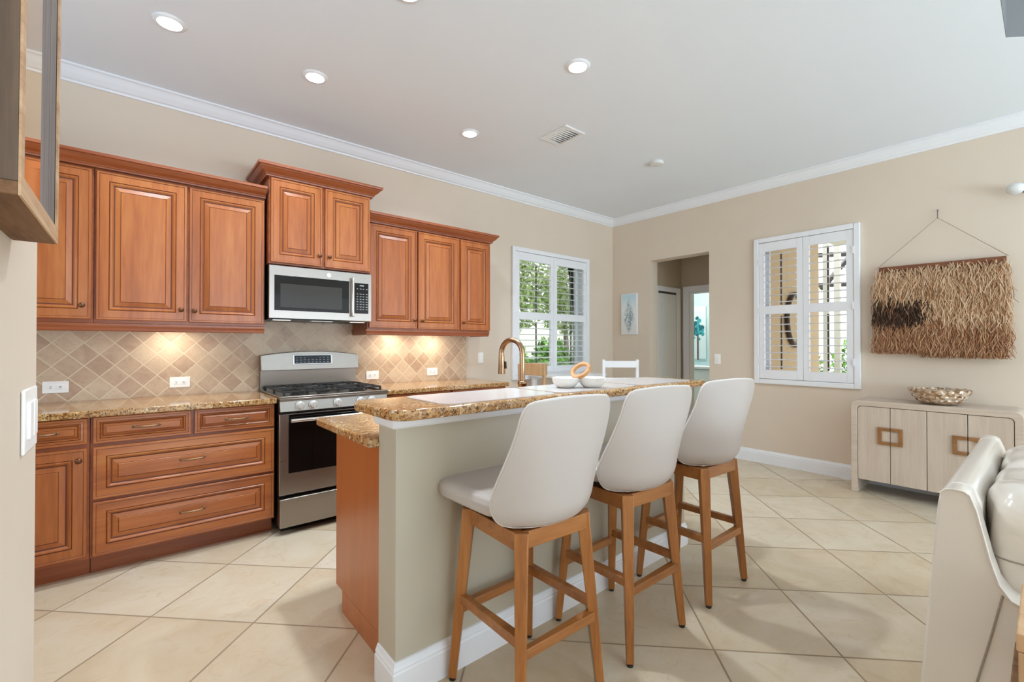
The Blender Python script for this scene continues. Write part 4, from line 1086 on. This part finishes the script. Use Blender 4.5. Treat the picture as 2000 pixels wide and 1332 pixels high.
def shell_bowl():
    mb = MB(); NU, NV = 110, 26; R = .186; H = .118; L = []
    for i in range(NV + 1):
        v = i / NV; lp = []
        for j in range(NU):
            a = 2 * pi * j / NU; rr = R * (1 - (1 - v) ** 2.0) ** .5 if v > 0 else .0
            rr = .07 + (R - .07) * (v ** .62)
            row = v * 4.2; ph = (int(row) % 2) * pi
            s_ = .5 + .5 * cos(18 * a + ph); fr_ = row - int(row)
            bump_ = .013 * s_ * sin(pi * fr_) ** .7 * min(1, v * 3 + .2)
            z = H * v ** 1.35 + (.010 * cos(18 * a + (int(4.2 * .95) % 2) * pi) if v > .9 else 0)
            lp.append((-.225 + (rr + bump_) * cos(a), -3.395 + (rr + bump_) * sin(a), ST + .0015 + z))
        L.append(lp)
    for v in (.97, .7, .4, .12):
        lp = []
        for j in range(NU):
            a = 2 * pi * j / NU; rr = .06 + (R - .075) * (v ** .62); z = H * v ** 1.35 + .006
            lp.append((-.225 + rr * cos(a), -3.395 + rr * sin(a), ST + .0015 + z))
        L.append(lp)
    return mb.loops(L)
shell_bowl().build('bowl', 'shell_pearl', bw, smooth=True)

# ------------------------------------------------------------------ leather sofa
so_ = thing('sofa', 'glossy cream leather sofa seen from its end, in front of the sideboard', 'sofa', (-2.75, -4.2, 0))
PF = [(-3.70, .06), (-3.725, .40), (-3.748, .72), (-3.755, .80), (-3.760, .835), (-3.772, .848), (-3.79, .852), (-3.81, .85), (-3.822, .842), (-3.836, .80), (-3.848, .74), (-3.862, .67), (-3.878, .61), (-3.900, .576), (-3.935, .562), (-4.0, .556), (-4.62, .55), (-4.66, .52), (-4.66, .06)]
X0, X1 = -3.367, -2.14
for k, (xa, xb) in enumerate(((X0, X0 + .10), (X1 - .10, X1))):
    MB().prism(PF, 0, xa, xb).build('arm_panel', 'sofa_leather', so_, bevel=.007, seg=3)
mb = MB(); BPF = [(-3.702, .06), (-3.727, .40), (-3.75, .72), (-3.757, .80), (-3.762, .835), (-3.774, .848), (-3.792, .852), (-3.812, .85), (-3.826, .842), (-3.84, .80), (-3.85, .06)]
mb.prism(BPF, 0, X0 + .1, X1 - .1); mb.build('back_frame', 'sofa_leather', so_, bevel=.01, seg=3)
MB().box(X0 + .1, X1 - .1, -4.62, -3.85, .08, .30).build('seat_base', 'sofa_leather', so_, bevel=.01)
xm = (X0 + X1) / 2
def wr(q):
    return (q[0], q[1] + .006 * sin(q[0] * 34 + q[2] * 9), q[2] + .005 * sin(q[0] * 27) * (1 if q[2] > .6 else 0))
for xa, xb in ((X0 + .1, xm), (xm, X1 - .1)):
    MB().puff(((xa + xb) / 2, -4.30, .385), ((xb - xa) / 2, .32, .09), .35, .3).build('seat_cushion', 'sofa_leather', so_, smooth=True)
    cu = MB().puff(((xa + xb) / 2, -3.975, .655), ((xb - xa) / 2 + .008, .135, .205), .42, .42, 40, 24, fn=wr).build('back_cushion', 'sofa_soft', so_, smooth=True)
    sg_ = []
    for k in range(48):
        a = 2 * pi * k / 48; q = wr(((xa + xb) / 2 + ((xb - xa) / 2 + .009) * math.copysign(abs(cos(a)) ** .42, cos(a)), -3.975 + .136 * math.copysign(abs(sin(a)) ** .42, sin(a)), .655)); sg_.append(q)
    MB().tube(sg_, .0022, 5, wrap=True).build('seam', 'sofa_seam', cu)
mb = MB(); pp = [(X0 - .002, y, z) for y, z in PF[4:17]]; mb.tube(pp, .0026, 8); mb.build('piping', 'sofa_leather', so_, smooth=True)
MB().tube([(X0 - .001, -3.885, .585), (X0 - .001, -3.86, .45), (X0 - .001, -3.83, .30), (X0 - .001, -3.80, .10)], .003, 6).build('seam', 'sofa_seam', so_)
for x in (X0 + .06, X1 - .06):
    for y in (-3.76, -4.6): MB().lathe([(.02, 0), (.026, .0605)], (x, y, 0), 12).build('foot', 'foot_dark', so_)

# end table beside the sofa arm
e_ = thing('end_table', 'pale wooden end table against the sofa arm', 'table', (-3.6, -4.2, 0))
MB().box(-3.72, -3.40, -4.34, -3.921, .605, .645).build('table_top', 'pale_wood', e_, bevel=.003)
for x in (-3.70, -3.44):
    for y in (-4.30, -3.946): MB().box(x - .022, x + .022, y - .022, y + .022, 0, .605).build('leg', 'pale_wood', e_, bevel=.003)
MB().box(-3.71, -3.43, -4.33, -3.909, .44, .50).build('shelf', 'rustic_under', e_, bevel=.003)

# ------------------------------------------------------------------ hall and bath room lamps
def flush_lamp(label, x, y, z, e):
    o = thing('flush_light', label, 'ceiling light', (x, y, z - .03))
    MB().lathe([(.11, z - .0005), (.12, z - .02), (.08, z - .05), (0, z - .06)], (x, y, 0), 24).build('diffuser', 'lamp_glow', o, smooth=True)
    area_light('flush_lamp', (x, y, z - .07), (0, 0, 0), .2, .2, e, (1, .97, .93), 'DISK')
flush_lamp('round ceiling lamp in the bath room beyond the hall', 1.8, -.1, 2.62, 16)
